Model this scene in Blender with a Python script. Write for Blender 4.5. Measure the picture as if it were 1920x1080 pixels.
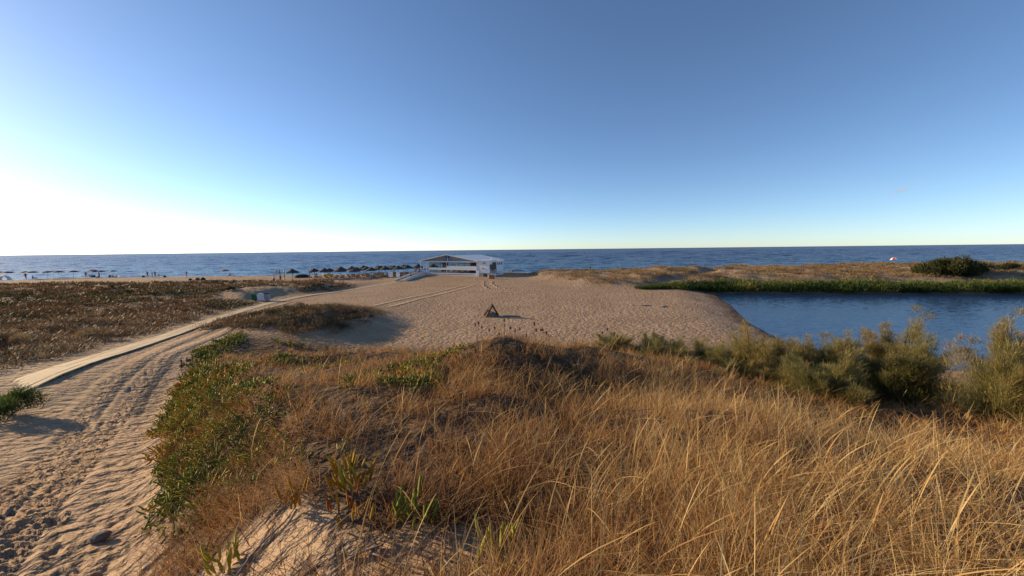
import bpy, bmesh, math, random
import numpy as np
from mathutils import Matrix, Vector
random.seed(7); rng = np.random.default_rng(7)
R = math.radians
for o in list(bpy.data.objects): bpy.data.objects.remove(o)
scene = bpy.context.scene
C = scene.collection

# ------------------------------------------------------------------ camera, sky, sun, exposure
CAM_H = 7.5
cd = bpy.data.cameras.new('camera'); cam = bpy.data.objects.new('camera', cd); C.objects.link(cam)
cd.sensor_width = 36; cd.lens = 13.125; cd.clip_start = 0.05; cd.clip_end = 80000
cam.matrix_world = Matrix.Translation((0, 0, CAM_H)) @ Matrix.Rotation(R(90-5.87), 4, 'X') @ Matrix.Rotation(R(-0.63), 4, 'Z')
scene.camera = cam
SUN_AZ, SUN_EL = -68.0, 15.5           # degrees clockwise from +Y, and above the horizon
world = bpy.data.worlds.new('World'); scene.world = world; world.use_nodes = True
wn = world.node_tree; bg = wn.nodes['Background']
sky = wn.nodes.new('ShaderNodeTexSky'); sky.sky_type = 'NISHITA'; sky.sun_disc = False
sky.sun_elevation = R(SUN_EL); sky.sun_rotation = R(SUN_AZ); sky.altitude = 0
sky.air_density = 0.68; sky.dust_density = 0.15; sky.ozone_density = 2.8
wn.links.new(sky.outputs[0], bg.inputs[0]); bg.inputs[1].default_value = 0.125
sd = bpy.data.lights.new('sun', 'SUN'); sun = bpy.data.objects.new('sun', sd); C.objects.link(sun)
sd.energy = 4.8; sd.angle = R(0.55); sd.color = (1.0, 0.74, 0.44)
dv = Vector((math.sin(R(SUN_AZ))*math.cos(R(SUN_EL)), math.cos(R(SUN_AZ))*math.cos(R(SUN_EL)), math.sin(R(SUN_EL))))
sun.rotation_euler = dv.to_track_quat('Z', 'Y').to_euler()
vs = scene.view_settings; vs.view_transform = 'Standard'; vs.look = 'None'; vs.gamma = 1; vs.exposure = 0.5

# ------------------------------------------------------------------ tagging and mesh helpers
def tag(o, label=None, cat=None, group=None, kind=None):
    if label: o['label'] = label
    if cat: o['category'] = cat
    if group: o['group'] = group
    if kind: o['kind'] = kind
    return o
def link(o, parent=None):
    C.objects.link(o)
    if parent is not None: o.parent = parent
    return o
def empty(name, loc=(0, 0, 0), rz=0.0):
    o = bpy.data.objects.new(name, None); C.objects.link(o); o.location = loc; o.rotation_euler = (0, 0, rz)
    o.empty_display_size = 0.1
    return o
def np_mesh(name, V, F, mat=None, attrs=None, smooth=False, parent=None):
    """V (n,3) float, F (m,3) or (m,4) int"""
    V = np.asarray(V, np.float32); F = np.asarray(F, np.int32); k = F.shape[1]
    me = bpy.data.meshes.new(name)
    me.vertices.add(len(V)); me.vertices.foreach_set('co', V.ravel())
    me.loops.add(F.size); me.loops.foreach_set('vertex_index', F.ravel())
    me.polygons.add(len(F)); me.polygons.foreach_set('loop_start', np.arange(0, F.size, k, dtype=np.int32))
    if attrs:
        for a, d in attrs.items():
            at = me.attributes.new(a, 'FLOAT', 'POINT'); at.data.foreach_set('value', np.asarray(d, np.float32))
    me.update(calc_edges=True)
    if smooth: me.polygons.foreach_set('use_smooth', np.ones(len(F), bool))
    if mat: me.materials.append(mat)
    return link(bpy.data.objects.new(name, me), parent)
class MB:
    """collects shapes of ONE part and links them as one mesh"""
    def __init__(s): s.v = []; s.f = []
    def add(s, vs_, fs):
        b = len(s.v); s.v += [tuple(p) for p in vs_]; s.f += [tuple(b+i for i in f) for f in fs]; return s
    def box(s, x0, x1, y0, y1, z0, z1):
        return s.add([(x0,y0,z0),(x1,y0,z0),(x1,y1,z0),(x0,y1,z0),(x0,y0,z1),(x1,y0,z1),(x1,y1,z1),(x0,y1,z1)],
                     [(0,3,2,1),(4,5,6,7),(0,1,5,4),(1,2,6,5),(2,3,7,6),(3,0,4,7)])
    def bar(s, a, b, w, h=None):
        a = Vector(a); b = Vector(b); d = (b-a).normalized(); h = h or w
        up = Vector((0,0,1)) if abs(d.z) < .95 else Vector((0,1,0))
        x = d.cross(up).normalized()*w/2; y = x.cross(d).normalized()*h/2
        P = [a-x-y, a+x-y, a+x+y, a-x+y, b-x-y, b+x-y, b+x+y, b-x+y]
        return s.add(P, [(0,3,2,1),(4,5,6,7),(0,1,5,4),(1,2,6,5),(2,3,7,6),(3,0,4,7)])
    def tube(s, pts, rad, n=6):
        pts = [Vector(p) for p in pts]; rings = []
        if not hasattr(rad, '__len__'): rad = [rad]*len(pts)
        for i, p in enumerate(pts):
            d = (pts[min(i+1, len(pts)-1)]-pts[max(i-1, 0)]).normalized()
            up = Vector((0,0,1)) if abs(d.z) < .9 else Vector((1,0,0))
            x = d.cross(up).normalized(); y = x.cross(d)
            rings += [p+(x*math.cos(2*math.pi*k/n)+y*math.sin(2*math.pi*k/n))*rad[i] for k in range(n)]
        fs = [(i*n+k, i*n+(k+1) % n, (i+1)*n+(k+1) % n, (i+1)*n+k) for i in range(len(pts)-1) for k in range(n)]
        m = (len(pts)-1)*n
        return s.add(rings, fs+[tuple(range(n-1, -1, -1)), tuple(range(m, m+n))])
    def lathe(s, prof, n=14, c=(0,0,0), jit=0.0):
        vs_ = []
        for (r, z) in prof:
            for k in range(n):
                a = 2*math.pi*k/n; j = 1+random.uniform(-jit, jit)
                vs_.append((c[0]+r*j*math.cos(a), c[1]+r*j*math.sin(a), c[2]+z+random.uniform(-jit, jit)*.3))
        fs = [(i*n+k, i*n+(k+1) % n, (i+1)*n+(k+1) % n, (i+1)*n+k) for i in range(len(prof)-1) for k in range(n)]
        m = (len(prof)-1)*n
        return s.add(vs_, fs+[tuple(range(n-1, -1, -1)), tuple(range(m, m+n))])
    def build(s, name, mat, parent=None, smooth=False):
        me = bpy.data.meshes.new(name); me.from_pydata(s.v, [], s.f); me.update()
        bm = bmesh.new(); bm.from_mesh(me); bmesh.ops.recalc_face_normals(bm, faces=bm.faces); bm.to_mesh(me); bm.free()
        if smooth: me.polygons.foreach_set('use_smooth', np.ones(len(me.polygons), bool))
        me.materials.append(mat)
        return link(bpy.data.objects.new(name, me), parent)
def children(o): return [c for c in bpy.data.objects if c.parent == o]
def copy_tree(o, kids, loc, rz, label=None, scale=None):
    c = o.copy(); C.objects.link(c); c.location = loc; c.rotation_euler = (0, 0, rz)
    if scale: c.scale = scale
    if label: c['label'] = label
    for ch, gs in kids:
        d = ch.copy(); C.objects.link(d); d.parent = c
        for g in gs:
            e = g.copy(); C.objects.link(e); e.parent = d
    return c
def kids_of(o): return [(c, children(c)) for c in children(o)]

# ------------------------------------------------------------------ noise and terrain
_h = rng.random((256, 256)).astype(np.float64)
def vnoise(x, y):
    xi = np.floor(x).astype(int); yi = np.floor(y).astype(int); fx = x-xi; fy = y-yi
    fx = fx*fx*(3-2*fx); fy = fy*fy*(3-2*fy)
    a = _h[xi % 256, yi % 256]; b = _h[(xi+1) % 256, yi % 256]; c = _h[xi % 256, (yi+1) % 256]; d = _h[(xi+1) % 256, (yi+1) % 256]
    return (a*(1-fx)+b*fx)*(1-fy)+(c*(1-fx)+d*fx)*fy
def fbm(x, y, o=4):
    s = 0; a = .5
    for i in range(o): s = s+a*vnoise(x*2**i+17.3*i, y*2**i-9.1*i); a *= .5
    return s-.47
def sst(x, a, b):
    t = np.clip((x-a)/(b-a), 0, 1); return t*t*(3-2*t)
def poly_dist(x, y, P):
    """distance, signed side (+ right of travel), arc length to polyline"""
    bd = np.full(x.shape, 1e9); bs = np.zeros(x.shape); ba = np.zeros(x.shape); acc = 0
    for (x0, y0), (x1, y1) in zip(P[:-1], P[1:]):
        dx, dy = x1-x0, y1-y0; L = math.hypot(dx, dy)
        t = np.clip(((x-x0)*dx+(y-y0)*dy)/L**2, 0, 1); qx = x-x0-t*dx; qy = y-y0-t*dy
        d = np.hypot(qx, qy); m = d < bd
        bd = np.where(m, d, bd); bs = np.where(m, np.sign(qx*dy-qy*dx), bs); ba = np.where(m, acc+t*L, ba); acc += L
    return bd, bs, ba
def inside(x, y, P):
    r = np.zeros(x.shape, bool); n = len(P)
    for i in range(n):
        x0, y0 = P[i]; x1, y1 = P[(i+1) % n]
        if y0 == y1: continue
        c = ((y0 > y) != (y1 > y)) & (x < (x1-x0)*(y-y0)/(y1-y0)+x0); r ^= c
    return r
EDGE = [(-1.9,-8), (-2.3,0), (-2.75,1.6), (-3.35,2.7), (-5.15,4.7), (-7.55,7.2), (-12.2,12.8), (-15.4,17.1), (-17.1,21.1), (-19.4,26.6), (-20,30)]
LAG = [(31,56.8), (27.2,46), (22.6,35.2), (20.6,28), (21.6,23.4), (24.5,21.4), (31,18.5), (44,15.5), (80,12), (160,10), (170,50), (120,53), (71,53), (48,55.5), (36,57.6)]
WALK = [(-15.9,11.9), (-18.2,16), (-20.5,20.6), (-23.2,26), (-25.7,31.5), (-27.9,38), (-29.6,45), (-29.6,51), (-28.3,58), (-26.5,66), (-24.6,73), (-23.5,78.4)]
TRA = [(-9.5,7.6), (-11.8,9.9), (-14.0,12.6), (-17.6,18.3), (-20.3,23.7), (-24.0,31.9), (-26.4,39.2), (-27.5,46)]
TRB = [(-3.4,1.5), (-5.1,3.4), (-6.0,4.4), (-7.1,5.7), (-8.9,7.6), (-10.4,9.4), (-12.6,12.0), (-16.1,17.1), (-18.9,23.7), (-22.6,31.9)]
TRC = [(-4.9,2.6), (-6.8,4.7), (-7.8,5.8), (-9.2,7.3), (-10.6,9.0)]
FAR = [[(-15.5,41.5), (-14.2,49.4), (-11.7,58), (-8.8,68), (-5.9,74.4)], [(-13.6,41.5), (-12.3,49.4), (-9.8,58), (-6.9,68), (-4.2,74.4)],
       [(3.9,53.7), (-.8,59.2), (-4.1,62.7), (-5.5,69.7), (-5.7,75.8)], [(4.9,55.3), (.6,60.6), (-2.4,64), (-3.7,69.7), (-3.9,75.8)]]
ZT_Y = [-60,0,3,5,8,12,18,25,34,46,60,78,100,105,112,119,140,200]
ZT_Z = [5.2,5.15,4.85,4.45,3.95,3.4,2.75,2.15,1.65,1.3,1.05,1.1,1.05,.95,.45,-.05,-1.8,-4]
PL_Z = [5.2,5.0,4.6,4.2,3.4,2.4,1.5,1.05,.95,.95,1.0,1.15,1.15,.95,.45,-.05,-1.8,-4]
DT_Y = [-60,0,2,3.5,5,8,11,14,18,22,28]
DT_Z = [6.0,5.95,5.72,5.52,5.3,4.85,4.3,3.5,2.3,1.4,.9]
def terrain(x, y, fine=False):
    x = np.asarray(x, float); y = np.asarray(y, float)
    ysh = y-np.where(x > 0, x*.10, 0)*(y > 80)
    left = np.interp(ysh, ZT_Y, ZT_Z); plain = np.interp(ysh, ZT_Y, PL_Z)
    z = left+(plain-left)*sst(x, -17, -8)
    # scrub hill on the left
    bx = np.interp(y, [p[1] for p in WALK], [p[0] for p in WALK])
    sm = sst(bx-1.6-x, 0, 5)*sst(y, 8, 18)*(1-sst(y, 66, 80))
    z = z+sm*(.25+.75*sst(y, 30, 60)+.9*fbm(x*.22, y*.22, 3)+.5*fbm(x*.7+5, y*.7, 3))
    z = z+.55*np.exp(-(((x+36)/5.0)**2+((y-54)/5.0)**2))          # sandy bank by the bend of the walk
    # mound beyond the dune
    mr = np.hypot((x+16.8)/8.2, (y-31.5)/7.6)
    z = z+(1-sst(mr, .15, 1.05))*(.75+1.2*fbm(x*.5, y*.5, 3))
    # dune with the camera on it
    d, s, a = poly_dist(x, y, EDGE); ins = d*np.where(s > 0, 1, -1)
    dt = np.interp(y, DT_Y, DT_Z)+1.05*fbm(x*.36+3, y*.36, 3)*sst(y, 2.2, 5)+.2*fbm(x*1.3, y*1.3, 3)
    dt = dt+.34*np.exp(-(((x-.2)/1.6)**2+((y-8.6)/1.3)**2))
    dt = dt-.42*np.exp(-((y-6.2)/1.1)**2)*sst(x, -.8, 1.2)*(1-sst(x, 6, 9))+.22*np.exp(-((y-9.6)/1.4)**2)*sst(x, -6, 0)
    dt = dt-.20*np.clip(x-2.0, 0, 14)*sst(y, 1, 6)*(.5+.5*sst(x, 2, 7))
    dt = dt-.05*np.clip(-x-6, 0, 20)
    w = sst(ins+.4*fbm(x*.9, y*.9, 2), -.15, 1.7)
    z = np.where(y < 30, z+(np.maximum(dt, z)-z)*w, z)
    # dunes along the shore on the right
    dm = sst(x+.4*(y-80), 1, 12)*sst(y, 60, 68)*(1-sst(ysh, 90, 101))
    pth, _, _ = poly_dist(x, y, [(22,60), (31,70), (44,84), (52,96)])
    z = z+dm*(1.15+1.7*fbm(x*.11, y*.11+4, 3)+1.0*fbm(x*.45, y*.45, 3)+.35*sst(x, 20, 60))*(.3+.7*sst(pth, .8, 3.5))
    # bar pad
    z = z+(1.3-z)*(1-sst(np.hypot((x+11)/1.3, y-95), 11, 17))
    # lagoon
    li = inside(x, y, LAG); ld, _, _ = poly_dist(x, y, LAG+[LAG[0]])
    sd_ = np.where(li, -ld, ld)+2.2*fbm(x*.25, y*.25, 3)+.7*fbm(x*.9, y*.9, 2)
    z = np.where(sd_ < 7, z*sst(sd_, -.5, 7)+(1-sst(sd_, -.5, 7))*np.minimum(z, .30+.10*sd_), z)
    z = np.where(li, np.minimum(z, .3-.35*np.minimum(ld, 3)), z)
    if fine:
        sandy = (1-w*(y < 30))
        r = np.hypot(x, y)
        near = 1-sst(r, 14, 40)
        z = z+near*sandy*(.04*fbm(x*2.0, y*2.0, 3)+.022*np.minimum(fbm(x*5+40, y*5, 3), .03)+.03*np.minimum(fbm(x*13+4, y*13, 2), .03))
        for P, wd in ((TRA, .17), (TRB, .2), (TRC, .2)):
            d, s, a = poly_dist(x, y, P); f = sst(d, wd+.09, wd-.02)
            lug = np.sign(np.sin((a*1.0+d*.9)*2*math.pi/.17))*sst(d, wd, wd-.03)
            z = z+(-.020*f+.018*lug*f+.010*np.exp(-((d-wd-.09)/.05)**2))*near*sandy
    return z
def tz(x, y): return float(terrain(np.array([x]), np.array([y]))[0])

# ------------------------------------------------------------------ materials
def newmat(name):
    m = bpy.data.materials.new(name); m.use_nodes = True; nt = m.node_tree
    return m, nt, nt.nodes['Principled BSDF']
def N(nt, t, **k):
    n = nt.nodes.new(t)
    for a, b in k.items():
        if a.startswith('i_'):
            key = a[2:]; n.inputs[int(key) if key.isdigit() else key.replace('_', ' ')].default_value = b
        else: setattr(n, a, b)
    return n
def ramp(nt, stops):
    n = nt.nodes.new('ShaderNodeValToRGB'); e = n.color_ramp.elements
    while len(e) < len(stops): e.new(.5)
    for q, (p, c) in zip(e, stops): q.position = p; q.color = (*c, 1)
    return n
def plain(name, col, rough=.6, var=.15, scale=6, metallic=0):
    m, nt, b = newmat(name); L = nt.links.new
    tc = N(nt, 'ShaderNodeTexCoord'); no = N(nt, 'ShaderNodeTexNoise', i_Scale=scale, i_Detail=5.0)
    L(tc.outputs['Object'], no.inputs['Vector'])
    r = ramp(nt, [(.25, tuple(c*(1-var) for c in col)), (.75, tuple(min(1, c*(1+var)) for c in col))])
    L(no.outputs['Fac'], r.inputs[0]); L(r.outputs[0], b.inputs['Base Color'])
    b.inputs['Roughness'].default_value = rough; b.inputs['Metallic'].default_value = metallic
    return m
def leafmat(name, stops, transl=.35, rough=.6):
    """colour from the per-plant 'tone' attribute, part of the light passes through"""
    m, nt, b = newmat(name); L = nt.links.new
    at = N(nt, 'ShaderNodeAttribute', attribute_name='tone'); r = ramp(nt, stops); L(at.outputs['Fac'], r.inputs[0])
    L(r.outputs[0], b.inputs['Base Color']); b.inputs['Roughness'].default_value = rough; b.inputs['Specular IOR Level'].default_value = .25
    tr = N(nt, 'ShaderNodeBsdfTranslucent'); L(r.outputs[0], tr.inputs[0])
    mx = N(nt, 'ShaderNodeMixShader', i_0=transl); L(b.outputs[0], mx.inputs[1]); L(tr.outputs[0], mx.inputs[2])
    L(mx.outputs[0], nt.nodes['Material Output'].inputs[0])
    return m
def ground_mat():
    m, nt, b = newmat('sand_and_litter'); L = nt.links.new
    geo = N(nt, 'ShaderNodeNewGeometry')
    at = N(nt, 'ShaderNodeAttribute', attribute_name='veg'); tr = N(nt, 'ShaderNodeAttribute', attribute_name='track')
    wet = N(nt, 'ShaderNodeAttribute', attribute_name='wet')
    n1 = N(nt, 'ShaderNodeTexNoise', i_Scale=.35, i_Detail=6.0); L(geo.outputs['Position'], n1.inputs['Vector'])
    sand = ramp(nt, [(.3, (.365,.245,.15)), (.7, (.465,.33,.21))]); L(n1.outputs['Fac'], sand.inputs[0])
    n2 = N(nt, 'ShaderNodeTexNoise', i_Scale=14.0, i_Detail=8.0); L(geo.outputs['Position'], n2.inputs['Vector'])
    lit = ramp(nt, [(.3, (.03,.019,.011)), (.5, (.085,.05,.026)), (.72, (.16,.10,.055))]); L(n2.outputs['Fac'], lit.inputs[0])
    gr = ramp(nt, [(.3, (.78,.78,.78)), (.7, (1.1,1.1,1.1))])
    n3 = N(nt, 'ShaderNodeTexNoise', i_Scale=45.0, i_Detail=4.0); L(geo.outputs['Position'], n3.inputs['Vector']); L(n3.outputs['Fac'], gr.inputs[0])
    mul = N(nt, 'ShaderNodeMix', data_type='RGBA', blend_type='MULTIPLY', i_0=1.0); L(sand.outputs[0], mul.inputs[6]); L(gr.outputs[0], mul.inputs[7])
    mx = N(nt, 'ShaderNodeMix', data_type='RGBA'); L(at.outputs['Fac'], mx.inputs[0]); L(mul.outputs[2], mx.inputs[6]); L(lit.outputs[0], mx.inputs[7])
    dk = N(nt, 'ShaderNodeMix', data_type='RGBA', blend_type='MULTIPLY'); L(wet.outputs['Fac'], dk.inputs[0]); L(mx.outputs[2], dk.inputs[6]); dk.inputs[7].default_value = (.45,.42,.4,1)
    L(dk.outputs[2], b.inputs['Base Color']); b.inputs['Roughness'].default_value = .9; b.inputs['Specular IOR Level'].default_value = .15
    # trampled relief: footprints and small wind ripples
    vo = N(nt, 'ShaderNodeTexVoronoi', feature='SMOOTH_F1', i_Scale=2.3); L(geo.outputs['Position'], vo.inputs['Vector'])
    n4 = N(nt, 'ShaderNodeTexNoise', i_Scale=4.5, i_Detail=4.0); L(geo.outputs['Position'], n4.inputs['Vector'])
    s1 = N(nt, 'ShaderNodeMath', operation='MULTIPLY_ADD', i_1=.55); L(vo.outputs['Distance'], s1.inputs[0]); L(n4.outputs['Fac'], s1.inputs[2])
    # wheel ruts, from the distance to the track line stored on the sheet
    rut = N(nt, 'ShaderNodeMapRange', i_1=.12, i_2=.42, i_3=-.9, i_4=0.0); L(tr.outputs['Fac'], rut.inputs[0])
    s2 = N(nt, 'ShaderNodeMath', operation='ADD'); L(s1.outputs[0], s2.inputs[0]); L(rut.outputs[0], s2.inputs[1])
    bp = N(nt, 'ShaderNodeBump', i_Strength=1.0, i_Distance=.30); L(s2.outputs[0], bp.inputs['Height'])
    b2 = N(nt, 'ShaderNodeBump', i_Strength=.45, i_Distance=.02); L(n3.outputs['Fac'], b2.inputs['Height']); L(bp.outputs[0], b2.inputs['Normal'])
    L(b2.outputs[0], b.inputs['Normal'])
    return m
def water_mat(name, deep, shallow, scales, strength, shore=None, spec=.5):
    m, nt, b = newmat(name); L = nt.links.new
    geo = N(nt, 'ShaderNodeNewGeometry')
    mp = N(nt, 'ShaderNodeMapping'); mp.inputs['Scale'].default_value = (.45, 1, 1); L(geo.outputs['Position'], mp.inputs['Vector'])
    h = None
    for sc, wt in scales:                       # wave slopes as a vector, so that far water keeps its roughness
        n = N(nt, 'ShaderNodeTexNoise', i_Scale=sc, i_Detail=3.0, i_Roughness=.55); L(mp.outputs[0], n.inputs['Vector'])
        q = N(nt, 'ShaderNodeVectorMath', operation='SUBTRACT'); q.inputs[1].default_value = (.5, .5, .5); L(n.outputs['Color'], q.inputs[0])
        w = N(nt, 'ShaderNodeVectorMath', operation='MULTIPLY'); w.inputs[1].default_value = (wt*.7*strength, wt*strength, 0); L(q.outputs[0], w.inputs[0])
        if h is None: h = w
        else:
            ad = N(nt, 'ShaderNodeVectorMath', operation='ADD'); L(h.outputs[0], ad.inputs[0]); L(w.outputs[0], ad.inputs[1]); h = ad
    up = N(nt, 'ShaderNodeVectorMath', operation='ADD'); up.inputs[1].default_value = (0, 0, 1); L(h.outputs[0], up.inputs[0])
    nz = N(nt, 'ShaderNodeVectorMath', operation='NORMALIZE'); L(up.outputs[0], nz.inputs[0]); 
    df = N(nt, 'ShaderNodeBsdfDiffuse'); gl = N(nt, 'ShaderNodeBsdfGlossy', i_Roughness=.16 if spec else .27); L(nz.outputs[0], gl.inputs['Normal'])
    ms = N(nt, 'ShaderNodeMixShader', i_0=spec or 0.0); L(df.outputs[0], ms.inputs[1]); L(gl.outputs[0], ms.inputs[2])
    if spec is None: fr = N(nt, 'ShaderNodeFresnel', i_IOR=1.33); L(nz.outputs[0], fr.inputs['Normal']); fm = N(nt, 'ShaderNodeMath', operation='MULTIPLY', i_1=.62); L(fr.outputs[0], fm.inputs[0]); L(fm.outputs[0], ms.inputs[0])
    L(ms.outputs[0], nt.nodes['Material Output'].inputs[0])
    if shore:
        sp = N(nt, 'ShaderNodeSeparateXYZ'); L(geo.outputs['Position'], sp.inputs[0])
        mr = N(nt, 'ShaderNodeMapRange', i_1=shore[0], i_2=shore[1]); L(sp.outputs[1], mr.inputs[0])
        pn = N(nt, 'ShaderNodeTexNoise', i_Scale=.012, i_Detail=3.0); L(geo.outputs['Position'], pn.inputs['Vector'])
        ad = N(nt, 'ShaderNodeMath', operation='MULTIPLY_ADD', i_1=.6, i_2=-.3); L(pn.outputs['Fac'], ad.inputs[0])
        a2 = N(nt, 'ShaderNodeMath', operation='ADD', use_clamp=True); L(mr.outputs[0], a2.inputs[0]); L(ad.outputs[0], a2.inputs[1])
        r = ramp(nt, [(0, shallow), (1, deep)]); L(a2.outputs[0], r.inputs[0]); L(r.outputs[0], df.inputs[0])
    else: df.inputs[0].default_value = (*deep, 1)
    nt.nodes.remove(b)
    return m
M = {}
M['ground'] = ground_mat()
M['sea'] = water_mat('sea_water', (.002,.016,.08), (.008,.07,.125), ((.10,.6), (.42,1.0), (1.6,.8)), .75, (118, 330), None)
M['lagoon'] = water_mat('lagoon_water', (.010,.038,.10), None, ((1.3,.10), (3.6,.24), (9.0,.16)), 1.0, None, .36)
M['white'] = plain('white_paint', (.72,.73,.74), .5, .06, 2)
M['roof'] = plain('roof_sheet', (.70,.71,.72), .45, .08, 3)
M['grey'] = plain('grey_paint', (.30,.31,.33), .5)
M['dark'] = plain('dark_plastic', (.02,.02,.022), .5)
M['brown'] = plain('brown_wood', (.10,.055,.03), .7, .3, 9)
M['reed'] = plain('reed_screen', (.27,.215,.16), .85, .3, 14)
M['blue'] = plain('blue_paint', (.02,.05,.22), .5)
M['thatch'] = plain('thatch', (.055,.043,.033), .9, .4, 14)
M['pole'] = plain('pole_wood', (.12,.075,.045), .8, .25, 8)
M['board'] = plain('boardwalk_wood', (.54,.40,.215), .75, .18, 5)
M['green_plastic'] = plain('green_plastic', (.02,.13,.045), .45)
M['orange'] = plain('orange_crate', (.42,.13,.02), .6)
M['root'] = plain('weathered_root', (.24,.20,.16), .85, .35, 25)
M['rusty'] = plain('weathered_beam', (.085,.042,.026), .8, .4, 7)
M['stone'] = plain('stone', (.16,.12,.09), .85, .3, 12)
M['skin'] = plain('skin', (.36,.20,.13), .6, .05)
M['hair'] = plain('hair', (.025,.016,.010), .7)
for nm, c in dict(pink=(.55,.16,.17), navy=(.02,.05,.16), black=(.02,.02,.02), red=(.38,.03,.03), tan=(.45,.32,.2), cloth_white=(.7,.7,.68), purple=(.13,.05,.22),
                  teal=(.05,.30,.28), yellow=(.62,.40,.05), rust=(.28,.07,.03), plum=(.07,.03,.06), lightblue=(.25,.42,.55)).items():
    M[nm] = plain('cloth_'+nm, c, .8, .1, 4)
M['bark'] = plain('bark', (.10,.07,.05), .9, .3, 20)
M['drygrass'] = leafmat('dry_grass', [(0, (.07,.036,.018)), (.3, (.28,.125,.045)), (.6, (.45,.245,.085)), (.85, (.60,.40,.15)), (1, (.72,.54,.26))], .38)
M['iceplant'] = leafmat('ice_plant_leaf', [(0, (.095,.125,.018)), (.4, (.215,.25,.034)), (.65, (.44,.38,.045)), (.85, (.45,.26,.03)), (1, (.45,.13,.03))], .30, .6)
M['tamarisk'] = leafmat('tamarisk_foliage', [(0, (.09,.10,.034)), (.45, (.235,.22,.08)), (.8, (.38,.30,.11)), (1, (.48,.32,.12))], .5)
M['scrub'] = leafmat('scrub_foliage', [(0, (.035,.045,.018)), (.25, (.07,.065,.028)), (.45, (.13,.075,.035)), (.65, (.19,.10,.045)), (.82, (.20,.165,.12)), (1, (.33,.22,.09))], .3)
M['dunegrass'] = leafmat('dune_grass', [(0, (.05,.05,.02)), (.35, (.15,.10,.045)), (.7, (.30,.20,.085)), (1, (.42,.30,.14))], .3)
M['reeds'] = leafmat('bank_reeds', [(0, (.02,.04,.01)), (.45, (.07,.11,.022)), (.8, (.19,.205,.045)), (1, (.32,.25,.08))], .35)
M['evergreen'] = leafmat('evergreen_leaf', [(0, (.02,.03,.01)), (.6, (.055,.065,.02)), (1, (.12,.11,.035))], .25)
def glass_mat():
    m, nt, b = newmat('window_glass'); L = nt.links.new
    t = N(nt, 'ShaderNodeBsdfTransparent'); g = N(nt, 'ShaderNodeBsdfGlossy', i_Roughness=.03); mx = N(nt, 'ShaderNodeMixShader', i_0=.14)
    t.inputs[0].default_value = (.82,.88,.86,1); L(t.outputs[0], mx.inputs[1]); L(g.outputs[0], mx.inputs[2]); L(mx.outputs[0], nt.nodes['Material Output'].inputs[0]); return m
M['glass'] = glass_mat()

# ------------------------------------------------------------------ ground sheet (rings round the camera, finest on the sandy track)
rr = np.concatenate([np.geomspace(.25, 2.4, 40)[:-1], np.geomspace(2.4, 13, 215)[:-1], np.geomspace(13, 160, 175)[:-1], np.geomspace(160, 3000, 14)])
aa = np.concatenate([np.linspace(-72, -22, 330)[:-1], np.linspace(-22, 64, 215)[:-1], np.linspace(64, 288, 60)[:-1]])
A, RR = np.meshgrid(np.radians(aa), rr); gx = RR*np.sin(A); gy = RR*np.cos(A)
gz = terrain(gx, gy, True)
fp = np.random.default_rng(3); mk = (RR > 2) & (RR < 15) & (gx < -1.5) & (gy > 0)
fx, fy, fz = gx[mk], gy[mk], np.zeros(mk.sum())
for i in range(420):
    r_ = 2.6*math.exp(fp.uniform(0, 1.65)); a_ = fp.uniform(-72, -30); px_, py_ = r_*math.sin(R(a_)), r_*math.cos(R(a_)); h_ = math.atan2(.9, -.75)+fp.normal(0, .35); s_ = fp.uniform(.75, 1.2)
    dx_, dy_ = fx-px_, fy-py_; nb = (np.abs(dx_) < .3) & (np.abs(dy_) < .3)
    if not nb.any(): continue
    u_ = (dx_[nb]*math.cos(h_)+dy_[nb]*math.sin(h_))/(.15*s_); v_ = (-dx_[nb]*math.sin(h_)+dy_[nb]*math.cos(h_))/(.06*s_); q_ = np.sqrt(u_*u_+v_*v_)
    fz[nb] += (-.030*sst(q_, 1.05, .6)+.010*np.exp(-((q_-1.25)/.25)**2))*fp.uniform(.5, 1.1)
gz[mk] += fz*(1-sst(poly_dist(fx, fy, EDGE)[0]*np.where(poly_dist(fx, fy, EDGE)[1] > 0, 1, -1), -.2, .3))
gz = np.where(RR > 200, np.where(gy > 60, -4, np.minimum(gz, 5)), gz)
# where plants and litter cover the sand
def veg_mask(x, y):
    d, s, a = poly_dist(x, y, EDGE); ins = d*np.where(s > 0, 1, -1)
    dune = sst(ins+.5*fbm(x*1.1, y*1.1, 3), .1, .6)*(1-sst(y, 21, 26))*(1-sst(x-8-.3*y, 3, 8))
    bare = np.maximum(sst(np.hypot((x+1.85)/.8, (y-2.15)/.55), 1.15, .75), .9*sst(np.hypot((x+.55)/.8, (y-1.95)/.38), 1.15, .7)); dune = dune*(1-.92*bare)
    bx = np.interp(y, [p[1] for p in WALK], [p[0] for p in WALK]); off = bx-x
    scr = sst(off+2.0*fbm(x*.3, y*.3, 3), 1.0, 2.4)*sst(y, 7, 12)*(1-sst(y+9*fbm(x*.1, y*.1, 3)+.10*(x+90)*(x > -90), 72, 77))
    bank = sst(np.hypot((x+34)/5.5, (y-51)/6.5), .7, 1.1); scr = scr*bank
    mr = np.hypot((x+16.8)/8.2, (y-31.5)/7.6); md = sst(mr+.5*fbm(x*.6, y*.6, 3), .95, .7)*sst(.9-(x+16.8)/8.2, .2, .6)
    ysh = y-np.where(x > 0, x*.10, 0)
    pth, _, _ = poly_dist(x, y, [(22,60), (31,70), (44,84), (52,96)])
    rd = sst(x+.4*(y-80)+6*fbm(x*.2, y*.2, 3), 5, 13)*sst(y, 62, 66)*(1-sst(ysh, 92, 98))*sst(pth, 1, 2.4)*sst(fbm(x*.3+9, y*.3, 3), -.22, .02)
    return np.clip(dune, 0, 1), np.clip(scr, 0, 1), np.clip(md, 0, 1), np.clip(rd, 0, 1)
v1, v2, v3, v4 = veg_mask(gx, gy)
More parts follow.
